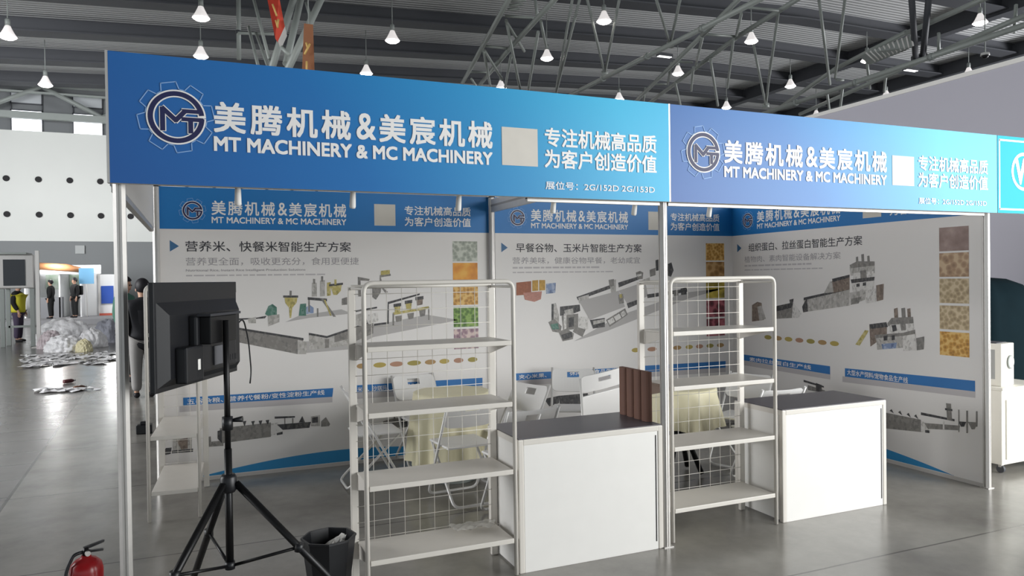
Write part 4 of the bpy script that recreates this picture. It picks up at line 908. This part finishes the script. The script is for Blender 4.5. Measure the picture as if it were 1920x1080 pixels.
# ------------------------------------------------------------------ people
SKIN = mat('skin', '#c39a82', .55); HAIR = mat('black_hair', '#17141a', .6)
def person(label, loc, face, H, top, legs, shoes=HAIR, hair=HAIR, coat=0., vest=None, cap=None, bend=0.):
    """face: heading of the nose in degrees from +x"""
    t = thing('person', label, 'person', loc, math.radians(face)+math.pi/2)      # built facing -y
    s = H/1.75
    t.scale = (s, s, s)
    N = [(0, 0, .95, .11, .085), (0, .0, 1.15, .1, .08), (0, .01, 1.34, .12, .085), (0, .01, 1.45, .06, .055), (0, -.005, 1.51, .052), (0, -.02, 1.57, .07, .075), (0, -.01, 1.65, .083, .1), (0, 0, 1.72, .06, .075),
         (0, -.1, 1.60, .012), ]
    E = [(0, 1), (1, 2), (2, 3), (3, 4), (4, 5), (5, 6), (6, 7), (5, 8)]
    J = {}
    for sx in (-1, 1):
        b = len(N)
        N += [(sx*.17, .01, 1.39, .042), (sx*.22, .04, 1.14, .042), (sx*.23, -.04+bend, .92, .03), (sx*.235, -.06+bend, .85, .034, .02)]
        E += [(2, b), (b, b+1), (b+1, b+2), (b+2, b+3)]
        for k, (dy, L) in enumerate(((-.03, .075), (-.01, .085), (.01, .08), (.028, .065))):
            c = len(N); N += [(sx*.237, -.06+dy+bend, .80, .009), (sx*.225, -.065+dy+bend, .80-L, .007)]; E += [(b+3, c), (c, c+1)]
        c = len(N); N += [(sx*.215, -.1+bend, .82, .009), (sx*.205, -.11+bend, .785, .008)]; E += [(b+3, c), (c, c+1)]
        c = len(N)
        N += [(sx*.09, 0, .88, .085), (sx*.1, -.01, .5, .055), (sx*.1, .02, .09, .035), (sx*.1, -.1, .035, .032)]
        E += [(0, c), (c, c+1), (c+1, c+2), (c+2, c+3)]
    obj('body', skin_mesh(N, E, 2), SKIN, t)
    zc = .88-coat
    JN = [(0, 0, zc, .19 if not coat else .21, .15), (0, 0, 1.15, .19, .145), (0, .01, 1.34, .21, .145), (0, .01, 1.46, .12, .11), (0, .005, 1.51, .075, .075)]
    JE = [(0, 1), (1, 2), (2, 3), (3, 4)]
    for sx in (-1, 1):
        b = len(JN); JN += [(sx*.185, .01, 1.39, .095), (sx*.228, .04, 1.14, .072), (sx*.233, -.035+bend, .92, .056)]; JE += [(2, b), (b, b+1), (b+1, b+2)]
    obj('jacket', skin_mesh(JN, JE, 2, 1), top, t)
    TN = [(0, 0, .99, .17, .14)]; TE = []
    for sx in (-1, 1):
        b = len(TN); TN += [(sx*.09, 0, .85, .12), (sx*.1, -.01, .5, .09), (sx*.1, .015, .09, .072)]; TE += [(0, b), (b, b+1), (b+1, b+2)]
    obj('trousers', skin_mesh(TN, TE, 2), legs, t)
    for sx in (-1, 1):
        obj('shoe', skin_mesh([(sx*.1, .05, .045, .05), (sx*.1, -.06, .045, .045, .045), (sx*.1, -.16, .035, .035, .03)], [(0, 1), (1, 2)], 2), shoes, t)
    bm = NB(); bmesh.ops.create_uvsphere(bm, u_segments=20, v_segments=12, radius=.115)
    for v in list(bm.verts):
        if v.co.z < -.02 and v.co.y < -.02: v.co.y = -.02+(v.co.y+.02)*.2
        if v.co.y < -.06 and v.co.z < .035: v.co.z = .035
    for v in bm.verts: v.co = (v.co.x*.88, v.co.y*1.02+.005, v.co.z*1.02+1.672)
    obj('hair', bm, hair, t, smooth=True)
    for sx in (-1, 1):
        bm = NB(); bmesh.ops.create_uvsphere(bm, u_segments=8, v_segments=6, radius=.011)
        obj('eye', bm, HAIR, t, loc=(sx*.034, -.098, 1.625))
        bm = NB(); bmesh.ops.create_uvsphere(bm, u_segments=8, v_segments=6, radius=.025)
        for v in bm.verts: v.co.x *= .4
        obj('ear', bm, SKIN, t, loc=(sx*.088, .0, 1.61))
    bm = NB(); box(bm, -.025, .025, -.006, .006, -.005, .005, bev=.003); obj('mouth', bm, mat('lips', '#8f5b52', .6), t, loc=(0, -.09, 1.557))
    if vest:
        VN = [(0, 0, .84, .26, .21), (0, 0, 1.15, .25, .2), (0, .01, 1.36, .27, .2), (0, .01, 1.46, .15, .14)]
        v = obj('safety_vest', skin_mesh(VN, [(0, 1), (1, 2), (2, 3)], 2, 1), vest, t); v['label'] = 'bright yellow sleeveless safety vest'
        bm = NB()
        for z in (1.0,): tube(bm, [(.2*math.cos(i*math.pi/12), .165*math.sin(i*math.pi/12), z) for i in range(24)], .012, 6, closed=True)
        obj('reflective_band', bm, ALU, v)
    if cap:
        bm = NB(); bmesh.ops.create_uvsphere(bm, u_segments=20, v_segments=12, radius=.125)
        for v in bm.verts: v.co = (v.co.x, v.co.y*1.05, max(v.co.z, -.02)*.95+1.69)
        box(bm, -.08, .08, -.2, -.09, 1.685, 1.695, bev=.004)
        obj('cap', bm, cap, t, smooth=True)
    return t
NAVYC = mat('black_coat_cloth', '#15161c', .8, noise=.2, nscale=9); GREYT = mat('grey_trouser_cloth', '#8f8d8b', .85, noise=.1, nscale=9)
BLACKC = mat('black_cloth', '#141516', .85); YELLOW = mat('yellow_vest_cloth', '#d8d038', .7); PURP = mat('dark_plum_cloth', '#463c52', .8); GREENC = mat('green_cloth', '#3f6b5b', .8)
person('person in a black coat and grey trousers walking away beside the television', (-.455, 8.4, 0), 100, 1.74, NAVYC, GREYT, coat=.2)
person('person in a green top half hidden behind the left front post', (-0.866, 10.536, 0.144)[:2]+(0,), -20, 1.80, GREENC, BLACKC)
person('worker in a yellow vest and peach cap beside the metal machine stand', (-4.718, 22.367, 0.020)[:2]+(0,), -10, 1.80, BLACKC, PURP, vest=YELLOW, cap=mat('peach_cap', '#cf9a78', .8), bend=-.05)
PLAT = .22
person('person in long black clothes standing left of the backpack wearer at the far stands', (-5.765, 34.200, 0.159)[:2]+(PLAT,), 170, 1.70, BLACKC, BLACKC, coat=.2)
p = person('person in black with a black backpack at the far white stand', (-4.897, 34.600, 0.112)[:2]+(PLAT,), 215, 1.78, BLACKC, BLACKC)
bm = NB(); box(bm, -.16, .16, .17, .31, 1.0, 1.42, bev=.05)
pk = tag(obj('backpack', bm, BLACKC, smooth=True), 'black backpack on the back of the person at the far stand', 'backpack'); pk.location = p.location; pk.rotation_euler = p.rotation_euler; pk.scale = p.scale

bm = NB(); box(bm, -.08, .08, -.06, .06, 0.002, .1, bev=.01); box(bm, -.04, .04, -.03, .03, .1, .135, bev=.008)
tag(obj('black_box', bm, BLACK, loc=(-.27, 5.44, 0)), 'small black box on the floor behind the left front post', 'box')

# ------------------------------------------------------------------ far stands on a low platform
WALLP = mat('bright_stand_panel', '#f3f4f4', .6); ORG = mat('orange_brown_roll', '#b98257', .7, noise=.15, nscale=2); POSTERB = mat('deep_blue_poster', '#1d4fb0', .4)
t = thing('far_stand', 'white exhibition stand with wood-toned roll on top behind the two people in black', 'exhibition stand', (0, 0, 0))
X0, Y0, Z0 = (-6.956, 38.000, -0.232); X1, _, _ = (-4.303, 38.000, -0.329); ZT = (-5.716, 36.000, 2.261)[2]
pf = struct('floor_platform', bx(X0-.4, X1+3.5, 32.5, 39, 0, PLAT), mat('grey_carpet', '#8a8a8c', .9))
for lx in (X0+1.2, X1+.9):
    l = bpy.data.lights.new('stand_lamp', 'POINT'); l.energy = 120; l.shadow_soft_size = .3
    o = bpy.data.objects.new('stand_lamp', l); COL.objects.link(o); o.location = (lx, 34.6, PLAT+2.5)
obj('back_panel', bx(X0, X1, 38, 38.1, PLAT, ZT), WALLP, t)
for xx in (X0, (-5.605, 36.000, 0.072)[0], (-4.760, 36.000, 0.043)[0]): obj('divider_panel', bx(xx-.03, xx+.03, 35.4, 38, PLAT, ZT), WALLP, t)
obj('front_counter', bx(X0+.3, (-5.516, 35.400, 0.096)[0], 35.4, 35.9, PLAT, 1.15), mat('grey_counter', '#7c7d80', .7), t)
obj('roof_roll', tb([(-6.337, 35.200, 2.570), (-5.254, 35.200, 2.490), (-4.745, 35.200, 2.389)], [.16, .17, .12], 12), ORG, t)['label'] = 'orange-brown roll along the top'
obj('fascia', bx(X0, X1+.4, 35.2, 35.26, ZT-.05, ZT+.35), mat('pale_fascia', '#c8cccd', .6), t)
for i in range(3):
    obj('picture_panel', bx(X0+.4+i*1.0, X0+1.1+i*1.0, 37.93, 37.99, 1.5, 2.2), photo_mat('far_picture', '#9fc29f', '#e6efe2', 3, kind='N'), t)
t = thing('far_stand', 'white exhibition stand with a deep blue poster just left of the front post', 'exhibition stand', (0, 0, 0))
a = (-4.758, 36.500, 0.020)[0]; b = (-2.925, 36.500, -0.042)[0]; c = (-4.110, 36.500, -0.002)[0]
obj('back_panel', bx(a, b, 36.5, 36.6, PLAT, (-5.717, 36.000, 2.187)[2]), WALLP, t)
obj('post', bx(c-.04, c+.04, 36.3, 36.4, PLAT, (-5.717, 36.000, 2.236)[2]), ALU, t)
obj('poster', bx((-4.040, 36.400, 0.819)[0], (-3.520, 36.400, 0.806)[0], 36.42, 36.46, (-3.815, 36.400, 0.788)[2], (-3.800, 36.400, 1.634)[2]), POSTERB, t)
obj('red_rail', bx(c, b, 36.2, 36.25, (-3.825, 36.400, 0.199)[2], (-3.823, 36.400, 0.327)[2]), mat('red_rail_paint', '#b5503c', .6), t)
obj('lower_panel', bx(c, b, 36.3, 36.4, PLAT, (-3.825, 36.400, 0.199)[2]), mat('pale_lower_panel', '#cfd0d3', .6), t)
P0 = (-4.467, 35.000, 2.163)
bm = NB(); box(bm, P0[0]-.33, P0[0]+.33, 34.98, 35.02, P0[2]-.5, P0[2]+.32)
t = thing('pole_sign', 'small blue sign on a pole above the far stands', 'sign', (P0[0], 35, P0[2]))
obj('panel', bx(-.3, .3, -.02, .02, -.42, .3), mat('dull_blue_sign', '#5f93b5', .6), t)
obj('pole', tb([(0, .04, -P0[2]+PLAT-.02), (0, .04, .28)], .02, 6), WHITEP, t)

# metal machine on tall legs at the left edge
X0, Y0, _ = (-4.674, 20.200, 0.028); X1 = (-3.914, 20.200, -0.009)[0]
zt = (-4.257, 20.200, 2.555)[2]; zb = (-4.274, 20.200, 1.614)[2]
t = thing('machine_stand', 'silver machine with a dark front window raised on tall metal legs at the left edge', 'machine', (X0, 20.2, 0))
W = X1-X0
bm = NB(); box(bm, -.1, W, 0, .8, zb, zt, bev=.03); obj('housing', bm, ALU, t)
obj('front_window', bx(.05, W*.74, -.02, .01, zb+.08, zt-.14), mat('dark_window', '#2b2e33', .2), t)
obj('top_tray', bx(-.2, W*.8, -.1, .7, zt, zt+.05), STEEL, t)
for xx in (.0, W-.06):
    for yy in (.04, .72): bm = NB(); box(bm, xx-.055, xx+.055, yy, yy+.06, 0, zb, bev=.01); obj('leg', bm, STEEL, t)
obj('stretcher', bx(.0, W-.06, .72, .76, .5, .56), STEEL, t)
xx = (-3.736, 19.700, 0.168)[0]
t = thing('white_pole', 'slim white pole beside the machine on tall legs', 'pole', (xx, 19.7, 0))
obj('pole', bx(-.045, .045, -.045, .045, .02, (-3.692, 19.700, 2.639)[2]), WHITEP, t); obj('base', bx(-.15, .15, -.15, .15, 0, .02), WHITEP, t)

# heap of plastic film and what lies about it
FILM = mat('white_plastic_film', '#fbfafb', .45, noise=.02, nscale=2); FILMP = mat('pinkish_plastic_film', '#dccfd2', .4, noise=.08, nscale=2); FILMY = mat('cream_film', '#e9e0b8', .5)
def crumple(name, label, loc, sx, sy, sz, m, seed, cat='plastic film'):
    rnd = random.Random(seed); bm = NB(); bmesh.ops.create_icosphere(bm, subdivisions=5, radius=1)
    ds = [(Vector((rnd.gauss(0, 1), rnd.gauss(0, 1), rnd.gauss(0, 1))).normalized(), rnd.uniform(3, 15), rnd.uniform(0, 6)) for _ in range(16)]
    for v in bm.verts:
        n = v.co.normalized(); k = 1+sum(.04*abs(math.sin(n.dot(d)*f+p)) for d, f, p in ds)-.32
        z = n.z*k*sz
        v.co = (n.x*k*sx, n.y*k*sy, z if z > 0 else z*.05)
    tag(obj(name, bm, m, loc=loc), label, cat, 'heap of plastic film on the aisle floor')
crumple('film_bundle', 'large white bundle of crumpled film at the top of the heap on the aisle floor', (-3.297, 20.900, 0.061)[:2]+(0.0,), .74, .5, .66, FILM, 1)
crumple('film_bundle', 'low white bundle of crumpled film at the front of the heap', (-2.890, 18.100, 0.012)[:2]+(0.0,), .42, .4, .38, FILM, 2)
crumple('film_bundle', 'pinkish bundle of film at the left of the heap beside the white pole', (-3.388, 19.300, 0.037)[:2]+(0.0,), .3, .34, .42, FILMP, 3)
crumple('film_bundle', 'white bundle of film at the right end of the heap', (-2.395, 19.200, -0.003)[:2]+(0.0,), .34, .4, .44, FILM, 4)
crumple('film_bundle', 'small cream bundle with yellow tint in the middle of the heap', (-2.408, 17.700, 0.089)[:2]+(0.0,), .18, .18, .28, FILMY, 6)
crumple('grey_sheet_bundle', 'folded grey sheet at the right of the film heap by the front post', (-2.190, 21.000, 0.004)[:2]+(0.0,), .4, .5, .62, mat('grey_sheet', '#a9abb6', .6), 8)
# scattered scraps nobody could count
bm = NB(); rnd = random.Random(11)
for i in range(230):
    y = rnd.uniform(9.5, 17); x = rnd.uniform(-1.7-.22*(y-8), -1.15-.05*(y-8)); r = rnd.uniform(.04, .2)
    if 10.0 < y < 14 and x > -2.9: continue
    base = [(x+r*math.cos(a)*rnd.uniform(.5, 1.3), y+r*1.2*math.sin(a)*rnd.uniform(.5, 1.3)) for a in [k*math.pi/4 for k in range(8)]]
    c = bm.verts.new((x, y, rnd.uniform(.01, .05))); vs = [bm.verts.new((a, b, rnd.uniform(.004, .05))) for a, b in base]
    for k in range(8): bm.faces.new((c, vs[k], vs[(k+1) % 8]))
tag(obj('film_scraps', bm, FILM), 'white and pale plastic scraps strewn over the aisle floor before the heap', 'plastic scraps', kind='stuff')
for px, py, cc, lab, m in ((129, 712, 'bottle', 'small dark red bottle lying on the aisle floor', mat('dark_red_plastic', '#5a2a2e', .4)), (149, 724, 'bottle', 'small brown bottle lying nearest on the aisle floor', mat('brown_plastic', '#6a4a3a', .4))):
    X, Y, _ = ((-1.772, 10.814, 0.040) if px == 129 else (-1.480, 9.806, 0.040))
    t = thing('bottle', lab, cc, (X, Y, .036), .7)
    obj('body', tb([(-.09, 0, 0), (-.085, 0, 0), (.05, 0, 0), (.09, 0, 0)], [.02, .033, .033, .014], 12), m, t); obj('bottle_cap', tb([(.09, 0, 0), (.115, 0, 0)], .015, 10), WHITEP, t)

# ------------------------------------------------------------------ high-bay lamps on their grid
LAMPG = mat('lamp_glass', '#fff6f2', .3, emit=14)
REFL = mat('glowing_lamp_shade', '#e9e4e2', .3, emit=.7)
proto = None
rows = {'near': 16.7, 'third': 21.9, 'middle': 27.1, 'far': 32.6}
names = ['beyond the left edge', 'at the left edge', 'over the left part of the fascia', 'over the middle of the left fascia', 'over the slogan', 'over the right fascia', 'over the right part of the pale fascia', 'at the far right']
xs = [-5.7, .52, 7.4, 14.6, 22.4, 30.1, 37.3]
place = ['above the far wall windows', 'left of the red banner', 'right of the copper-brown banner', 'beside the steep roof truss', 'before the middle roof trusses', 'beside the long pipe on the right', 'close to the tall partition wall']
for i, x in enumerate(xs):
    for rn, y in (('nearest', 16.7), ('second', 22.3), ('third', 27.3), ('rearmost', 32.6)):
        if rn == 'nearest' and i not in (3, 4, 5): continue
        if rn == 'second' and i == 0: y = 26.8
        if rn == 'third' and i == 0: continue
        if i == 0 and rn == 'rearmost': y = 33.6
        if i == 1: y += {'second': 1.1, 'third': .7}.get(rn, 0)
        if i == 1 and rn == 'rearmost': continue
        if i == 2: y += {'second': 2.2, 'third': 2.1, 'rearmost': 20}.get(rn, 0)
        if y > 40: continue
        if i == 3: y += {'nearest': 3.9, 'second': 3.3, 'third': 3.7}.get(rn, 0)
        if i == 3 and rn == 'rearmost': continue
        if i == 4: y += {'nearest': 4.8, 'second': 4.5, 'third': 5.1}.get(rn, 0)
        if i == 4 and rn == 'rearmost': continue
        z = roof_z(x)-2.05
        lab = 'round high-bay lamp in the %s row hanging %s' % (rn, place[i])
        if proto is None:
            proto = thing('high_bay_lamp', lab, 'ceiling lamp', (x, y, z), 0, 'high-bay lamps under the hall roof')
            obj('reflector', lt([(.05, .42), (.09, .40), (.13, .3), (.2, .16), (.29, .02), (.28, .02), (.19, .15)], 24, cap=False), REFL, proto)
            obj('diffuser', lt([(.001, .03), (.27, .03), (.26, .0), (.18, -.05), (.001, -.07)], 24), LAMPG, proto)
            obj('ballast', lt([(.001, .42), (.085, .42), (.085, .62), (.05, .66), (.001, .66)], 16), STEEL, proto)
            obj('suspension_wire', tb([(0, 0, .64), (0, 0, 1.98)], .018, 6), STEEL, proto)
        else:
            c = copy_tree(proto); c.location = (x, y, z); c['label'] = lab

# ------------------------------------------------------------------ roof trusses, pipes, banners
TUBEM = mat('pale_green_grey_tube', '#a3a9a4', .45, .1, noise=.06, nscale=.6)
def truss(name, label, chords, webs, rungs=(), cat='roof truss', r=.09, rw=.055):
    p0 = Vector(chords[0][0]); t = thing(name, label, cat, p0)
    for a, b in chords: obj('chord', tb([Vector(a)-p0, Vector(b)-p0], r, 10), TUBEM, t)
    for a, b in webs: obj('strut', tb([Vector(a)-p0, Vector(b)-p0], rw, 8), TUBEM, t)
    for a, b in rungs: obj('rung', tb([Vector(a)-p0, Vector(b)-p0], rw*.9, 8), TUBEM, t)
truss('roof_truss', 'steep ladder-like steel roof truss rising above the middle of the left fascia',
 [((9.444, 17.388, 10.586), (10.221, 22.051, 10.407)), ((10.221, 22.051, 10.407), (12.164, 30.358, 11.049)), ((10.624, 16.344, 10.404), (11.138, 21.662, 10.294)), ((11.138, 21.662, 10.294), (12.979, 30.014, 11.089))],
 [((10.949, 18.931, 11.223), (11.020, 18.892, 10.499)), ((10.192, 19.677, 10.600), (12.485, 23.685, 9.216)), ((11.029, 18.883, 10.048), (12.724, 23.584, 9.169)), ((10.398, 22.410, 10.351), (12.452, 26.969, 10.250)), ((11.189, 21.638, 10.054), (12.660, 25.792, 10.005)),
  ((10.192, 19.677, 10.563), (11.815, 21.811, 10.330)), ((10.418, 22.402, 10.391), (12.178, 24.911, 10.060)), ((11.668, 27.305, 10.667), (12.627, 29.073, 10.752)), ((11.118, 18.849, 10.408), (12.144, 20.584, 10.167))],
 [((10.006, 19.321, 10.605), (10.987, 18.906, 10.518)), ((10.258, 22.036, 10.427), (11.138, 21.662, 10.314)), ((11.630, 27.326, 10.977), (12.332, 27.028, 10.943))]+[((9.646, 17.954, 10.580), (10.086, 17.768, 10.607)), ((9.714, 18.250, 10.555), (10.112, 18.082, 10.584)), ((9.781, 18.547, 10.528), (10.136, 18.398, 10.557))])
truss('roof_truss', 'steel roof truss beneath the long pipe above the right end of the left fascia',
 [((16.869, 15.341, 10.939), (17.417, 18.362, 10.518)), ((17.417, 18.362, 10.518), (21.000, 28.791, 10.598)), ((18.657, 14.585, 10.843), (19.241, 18.680, 10.747)), ((19.241, 18.680, 10.747), (21.760, 28.470, 10.641))],
 [((17.415, 18.361, 10.440), (19.678, 21.750, 10.577)), ((17.720, 16.608, 10.764), (18.972, 18.358, 10.697)), ((18.730, 22.151, 10.680), (20.335, 24.729, 10.571)), ((19.274, 16.498, 11.037), (21.803, 19.758, 9.859)), ((19.127, 18.727, 10.668), (22.204, 22.848, 10.106)), ((19.597, 20.697, 10.499), (22.445, 23.825, 9.557)), ((20.056, 23.759, 10.376), (22.068, 26.161, 10.045)), ((19.573, 21.793, 10.489), (21.326, 24.307, 10.261)), ((20.502, 26.834, 10.926), (20.951, 27.724, 10.463)), ((19.273, 16.498, 11.019), (19.219, 15.437, 11.155))],
 [((20.201, 25.875, 10.843), (20.946, 25.560, 10.832)), ((18.793, 22.126, 10.746), (19.556, 21.803, 10.690)), ((17.471, 18.339, 10.556), (19.204, 18.696, 10.788)), ((17.316, 16.237, 10.822), (18.545, 15.716, 10.660))])
truss('roof_truss', 'steel roof truss with white slatted walkway in front of the tall partition wall',
 [((23.414, 14.739, 10.206), (24.303, 18.704, 10.082)), ((24.303, 18.704, 10.082), (27.927, 25.861, 10.303)), ((22.122, 10.938, 9.911), (23.413, 14.739, 10.169)), ((23.167, 10.490, 9.355), (23.916, 14.514, 9.222)), ((23.916, 14.514, 9.222), (28.933, 25.432, 9.987))],
 [((19.801, 15.191, 11.111), (24.052, 18.802, 9.436)), ((20.633, 14.839, 11.099), (24.256, 18.719, 9.693)), ((24.714, 19.608, 9.427), (27.191, 21.815, 9.143)), ((25.336, 19.347, 9.575), (27.624, 21.634, 9.284)), ((24.610, 17.489, 10.121), (26.387, 18.902, 9.492)), ((23.524, 13.602, 9.827), (23.976, 13.947, 9.290)), ((25.318, 17.186, 9.734), (26.942, 18.666, 9.350)), ((22.879, 10.615, 9.645), (23.843, 11.288, 9.177))],
 [((24.295, 18.702, 9.605), (24.574, 18.584, 9.601))])
for lab, a, b in (('thick slanting tube column piece left of the white slatted walkway', (21.355, 12.899, 10.539), (23.332, 14.325, 9.109)), ('thick slanting tube column piece right of the white slatted walkway', (21.872, 12.680, 10.531), (23.555, 14.232, 9.180))):
    t = thing('tube_column', lab, 'steel column', b); obj('tube', tb([(0, 0, 0), Vector(a)-Vector(b)], .1, 12), STEELD, t); obj('joint_collar', tb([(0, 0, -.12), (0, 0, .12)], .15, 12), STEELD, t)
def beamline(lab, a, b, r):
    a, b = Vector(a), Vector(b); t = thing('roof_pipe', lab, 'pipe', a); obj('pipe', tb([(0, 0, 0), b-a], r, 14), TUBEM, t)
    for f in (.25, .5, .75): obj('pipe_collar', tb([(b-a)*(f-.006), (b-a)*(f+.006)], r*1.35, 14), STEEL, t)
beamline('long pale pipe crossing above the seam of the two front fascias', (14.859, 11.949, 9.400), (14.816, 24.200, 9.400), .085)
beamline('long pale pipe running above the pale right fascia to the upper right corner', (20.768, 8.915, 8.300), (21.718, 21.047, 8.300), .085)
# V struts under the roof between the trusses
def vstrut(lab, top1, top2, foot):
    f = Vector(foot); t = thing('roof_strut', lab, 'steel strut', f, 0, 'V-shaped struts under the roof')
    obj('leg', tb([Vector(top1)-f, (0, 0, 0)], .055, 8), TUBEM, t); obj('leg', tb([Vector(top2)-f, (0, 0, 0)], .055, 8), TUBEM, t); obj('joint', tb([(0, 0, -.1), (0, 0, .1)], .15, 10), TUBEM, t)
vstrut('V-shaped roof strut just right of the steep roof truss', (13.541, 20.017, 11.980), (14.655, 19.546, 11.964), (16.144, 23.239, 10.270))
vstrut('V-shaped roof strut behind the long pipe over the fascia seam', (15.284, 18.190, 11.566), (16.098, 17.846, 11.554), (17.517, 20.494, 10.813))
vstrut('V-shaped roof strut above the logo of the pale fascia', (20.528, 19.222, 10.747), (21.874, 19.736, 10.508), (24.482, 22.964, 9.527))
vstrut('long slanting roof strut dropping behind the left fascia right of the steep truss', (13.074, 20.215, 11.987), (13.326, 20.108, 11.983), (15.104, 25.844, 9.853))
# white slatted walkway box
def walkway():
    a, b, c, d = [Vector(v) for v in ((22.886, 16.042, 9.774), (22.641, 13.974, 9.768), (22.684, 13.951, 9.370), (23.204, 15.903, 9.457))]
    t = thing('slatted_walkway', 'white slatted walkway box hung between the trusses on the right', 'walkway', a)
    bm = NB(); off = Vector((.3, .5, .05)); P = [a, b, c, d]
    vs = [bm.verts.new(p-a) for p in P]+[bm.verts.new(p-a+off) for p in P]
    for q in ((0, 1, 2, 3), (4, 5, 6, 7), (0, 1, 5, 4), (1, 2, 6, 5), (2, 3, 7, 6), (3, 0, 4, 7)): bm.faces.new([vs[i] for i in q])
    obj('box', bm, STEEL, t)
    bm = NB()
    for i in range(11):
        f = i/10; tube(bm, [(a.lerp(b, f)-a)-Vector((.05, .08, 0)), (d.lerp(c, f)-a)-Vector((.05, .08, 0))], .03, 6)
    obj('slats', bm, WHITEP, t)
walkway()
def lightbox(lab, p):
    t = thing('strip_light', lab, 'strip light', p); obj('housing', bx(-.3, .3, -.12, .12, 0, .1), STEELD, t)
    for y in (-.07, .03): obj('lit_tube', bx(-.28, .28, y, y+.05, -.02, .01), mat('strip_glow', '#ffffff', .3, emit=2), t)
lightbox('small twin strip light under the long pipe over the fascia seam', (16.712, 19.739, 10.056))
lightbox('small twin strip light under the pipe near the white slatted walkway', (24.421, 15.385, 9.127))
P0 = (23.974, 12.313, 8.753)
t = thing('dome_camera', 'small white dome camera hanging above the tall partition wall', 'camera', P0)
obj('housing', lt([(.001, .08), (.12, .08), (.14, 0), (.001, 0)], 18), WHITEP, t); obj('dome', lt([(.11, 0), (.1, -.05), (.06, -.09), (.001, -.1)], 18), BLACK, t); obj('drop_rod', tb([(0, 0, .07), (0, 0, 14-P0[2]-.02)], .02, 6), STEEL, t)

# branching column with its banners at the left
truss('branching_column', 'branching grey steel column fanning out above the left fascia',
 [((3.223, 14.563, 8.687), (2.263, 13.855, 6.540)), ((2.651, 15.350, 8.891), (1.961, 14.419, 6.660)), ((2.944, 16.317, 9.278), (2.356, 14.908, 7.008))],
 [((1.714, 16.291, 9.073), (1.950, 14.645, 6.997)), ((1.950, 14.645, 6.997), (2.019, 14.394, 6.659)), ((1.599, 16.329, 8.278), (1.754, 15.160, 6.861)), ((1.849, 17.312, 8.449), (1.983, 15.500, 7.080)), ((1.409, 17.497, 8.456), (2.287, 17.126, 8.414)), ((1.957, 12.031, 6.533), (2.116, 11.961, 6.355)), ((2.971, 14.660, 7.975), (2.920, 15.343, 8.724))], (), 'steel column', .085, .04)
t = thing('drain_pipe', 'pale upright pipe left of the branching column', 'pipe', (1.518, 19.621, 8.338))
obj('pipe', tb([(0, 0, 0), Vector((1.535, 19.638, 10.246))-Vector((1.518, 19.621, 8.338))], .065, 10), TUBEM, t); obj('pipe_collar', tb([(0, 0, .78), (0, 0, .86)], .09, 10), STEELD, t)
def banner(name, lab, pts, m, tip=None, marks=()):
    P = [Vector(p) for p in pts]; o = P[0]; t = thing(name, lab, 'banner', o)
    def sheet(nm, Q, m, k):
        bm = NB(); vs = [bm.verts.new(q-o+Vector((0, -k, 0))) for q in Q]; bm.faces.new(vs)
        r = bmesh.ops.solidify(bm, geom=bm.faces[:], thickness=.02); obj(nm, bm, m, t)
    sheet('cloth', P, m, 0)
    if tip: sheet('white_end', [Vector(p) for p in tip], WHITEP, .03)
    if name == 'copper_banner': obj('hanging_wire', tb([(P[0]+P[1])/2-o, (P[0]+P[1])/2-o+Vector((0, 0, 12.75-P[0].z))], .012, 6), STEEL, t)
    for a, b in marks: obj('yellow_marks', tb([Vector(a)-o, Vector(b)-o], .022, 6), mat('yellow_marking', '#d8b36a', .6), t)
banner('red_banner', 'orange-red banner with yellow marks and white tip hanging by the branching column', ((1.773, 12.994, 7.902), (2.018, 12.891, 7.898), (2.124, 12.837, 7.226), (1.980, 12.894, 6.881), (1.928, 12.917, 6.975)), mat('orange_red_cloth', '#d04a35', .7),
 ((2.124, 12.837, 7.226), (2.163, 12.818, 7.017), (2.030, 12.871, 6.719), (1.980, 12.894, 6.905)), (((1.878, 12.839, 7.678), (1.958, 12.801, 7.424)), ((1.935, 12.810, 7.332), (1.975, 12.791, 7.171)), ((1.989, 12.788, 7.354), (1.965, 12.796, 7.194))))
banner('copper_banner', 'copper-brown hanging banner just right of the branching column', ((2.400, 11.849, 7.010), (2.572, 11.777, 6.985), (2.584, 11.758, 5.930), (2.341, 11.861, 5.934)), mat('copper_brown_cloth', '#c08a68', .45, .2, noise=.15, nscale=2), None,
 (((2.420, 11.727, 6.581), (2.448, 11.714, 6.472)), ((2.490, 11.697, 6.558), (2.386, 11.738, 6.342)), ((2.424, 11.721, 6.199), (2.420, 11.720, 6.014))))
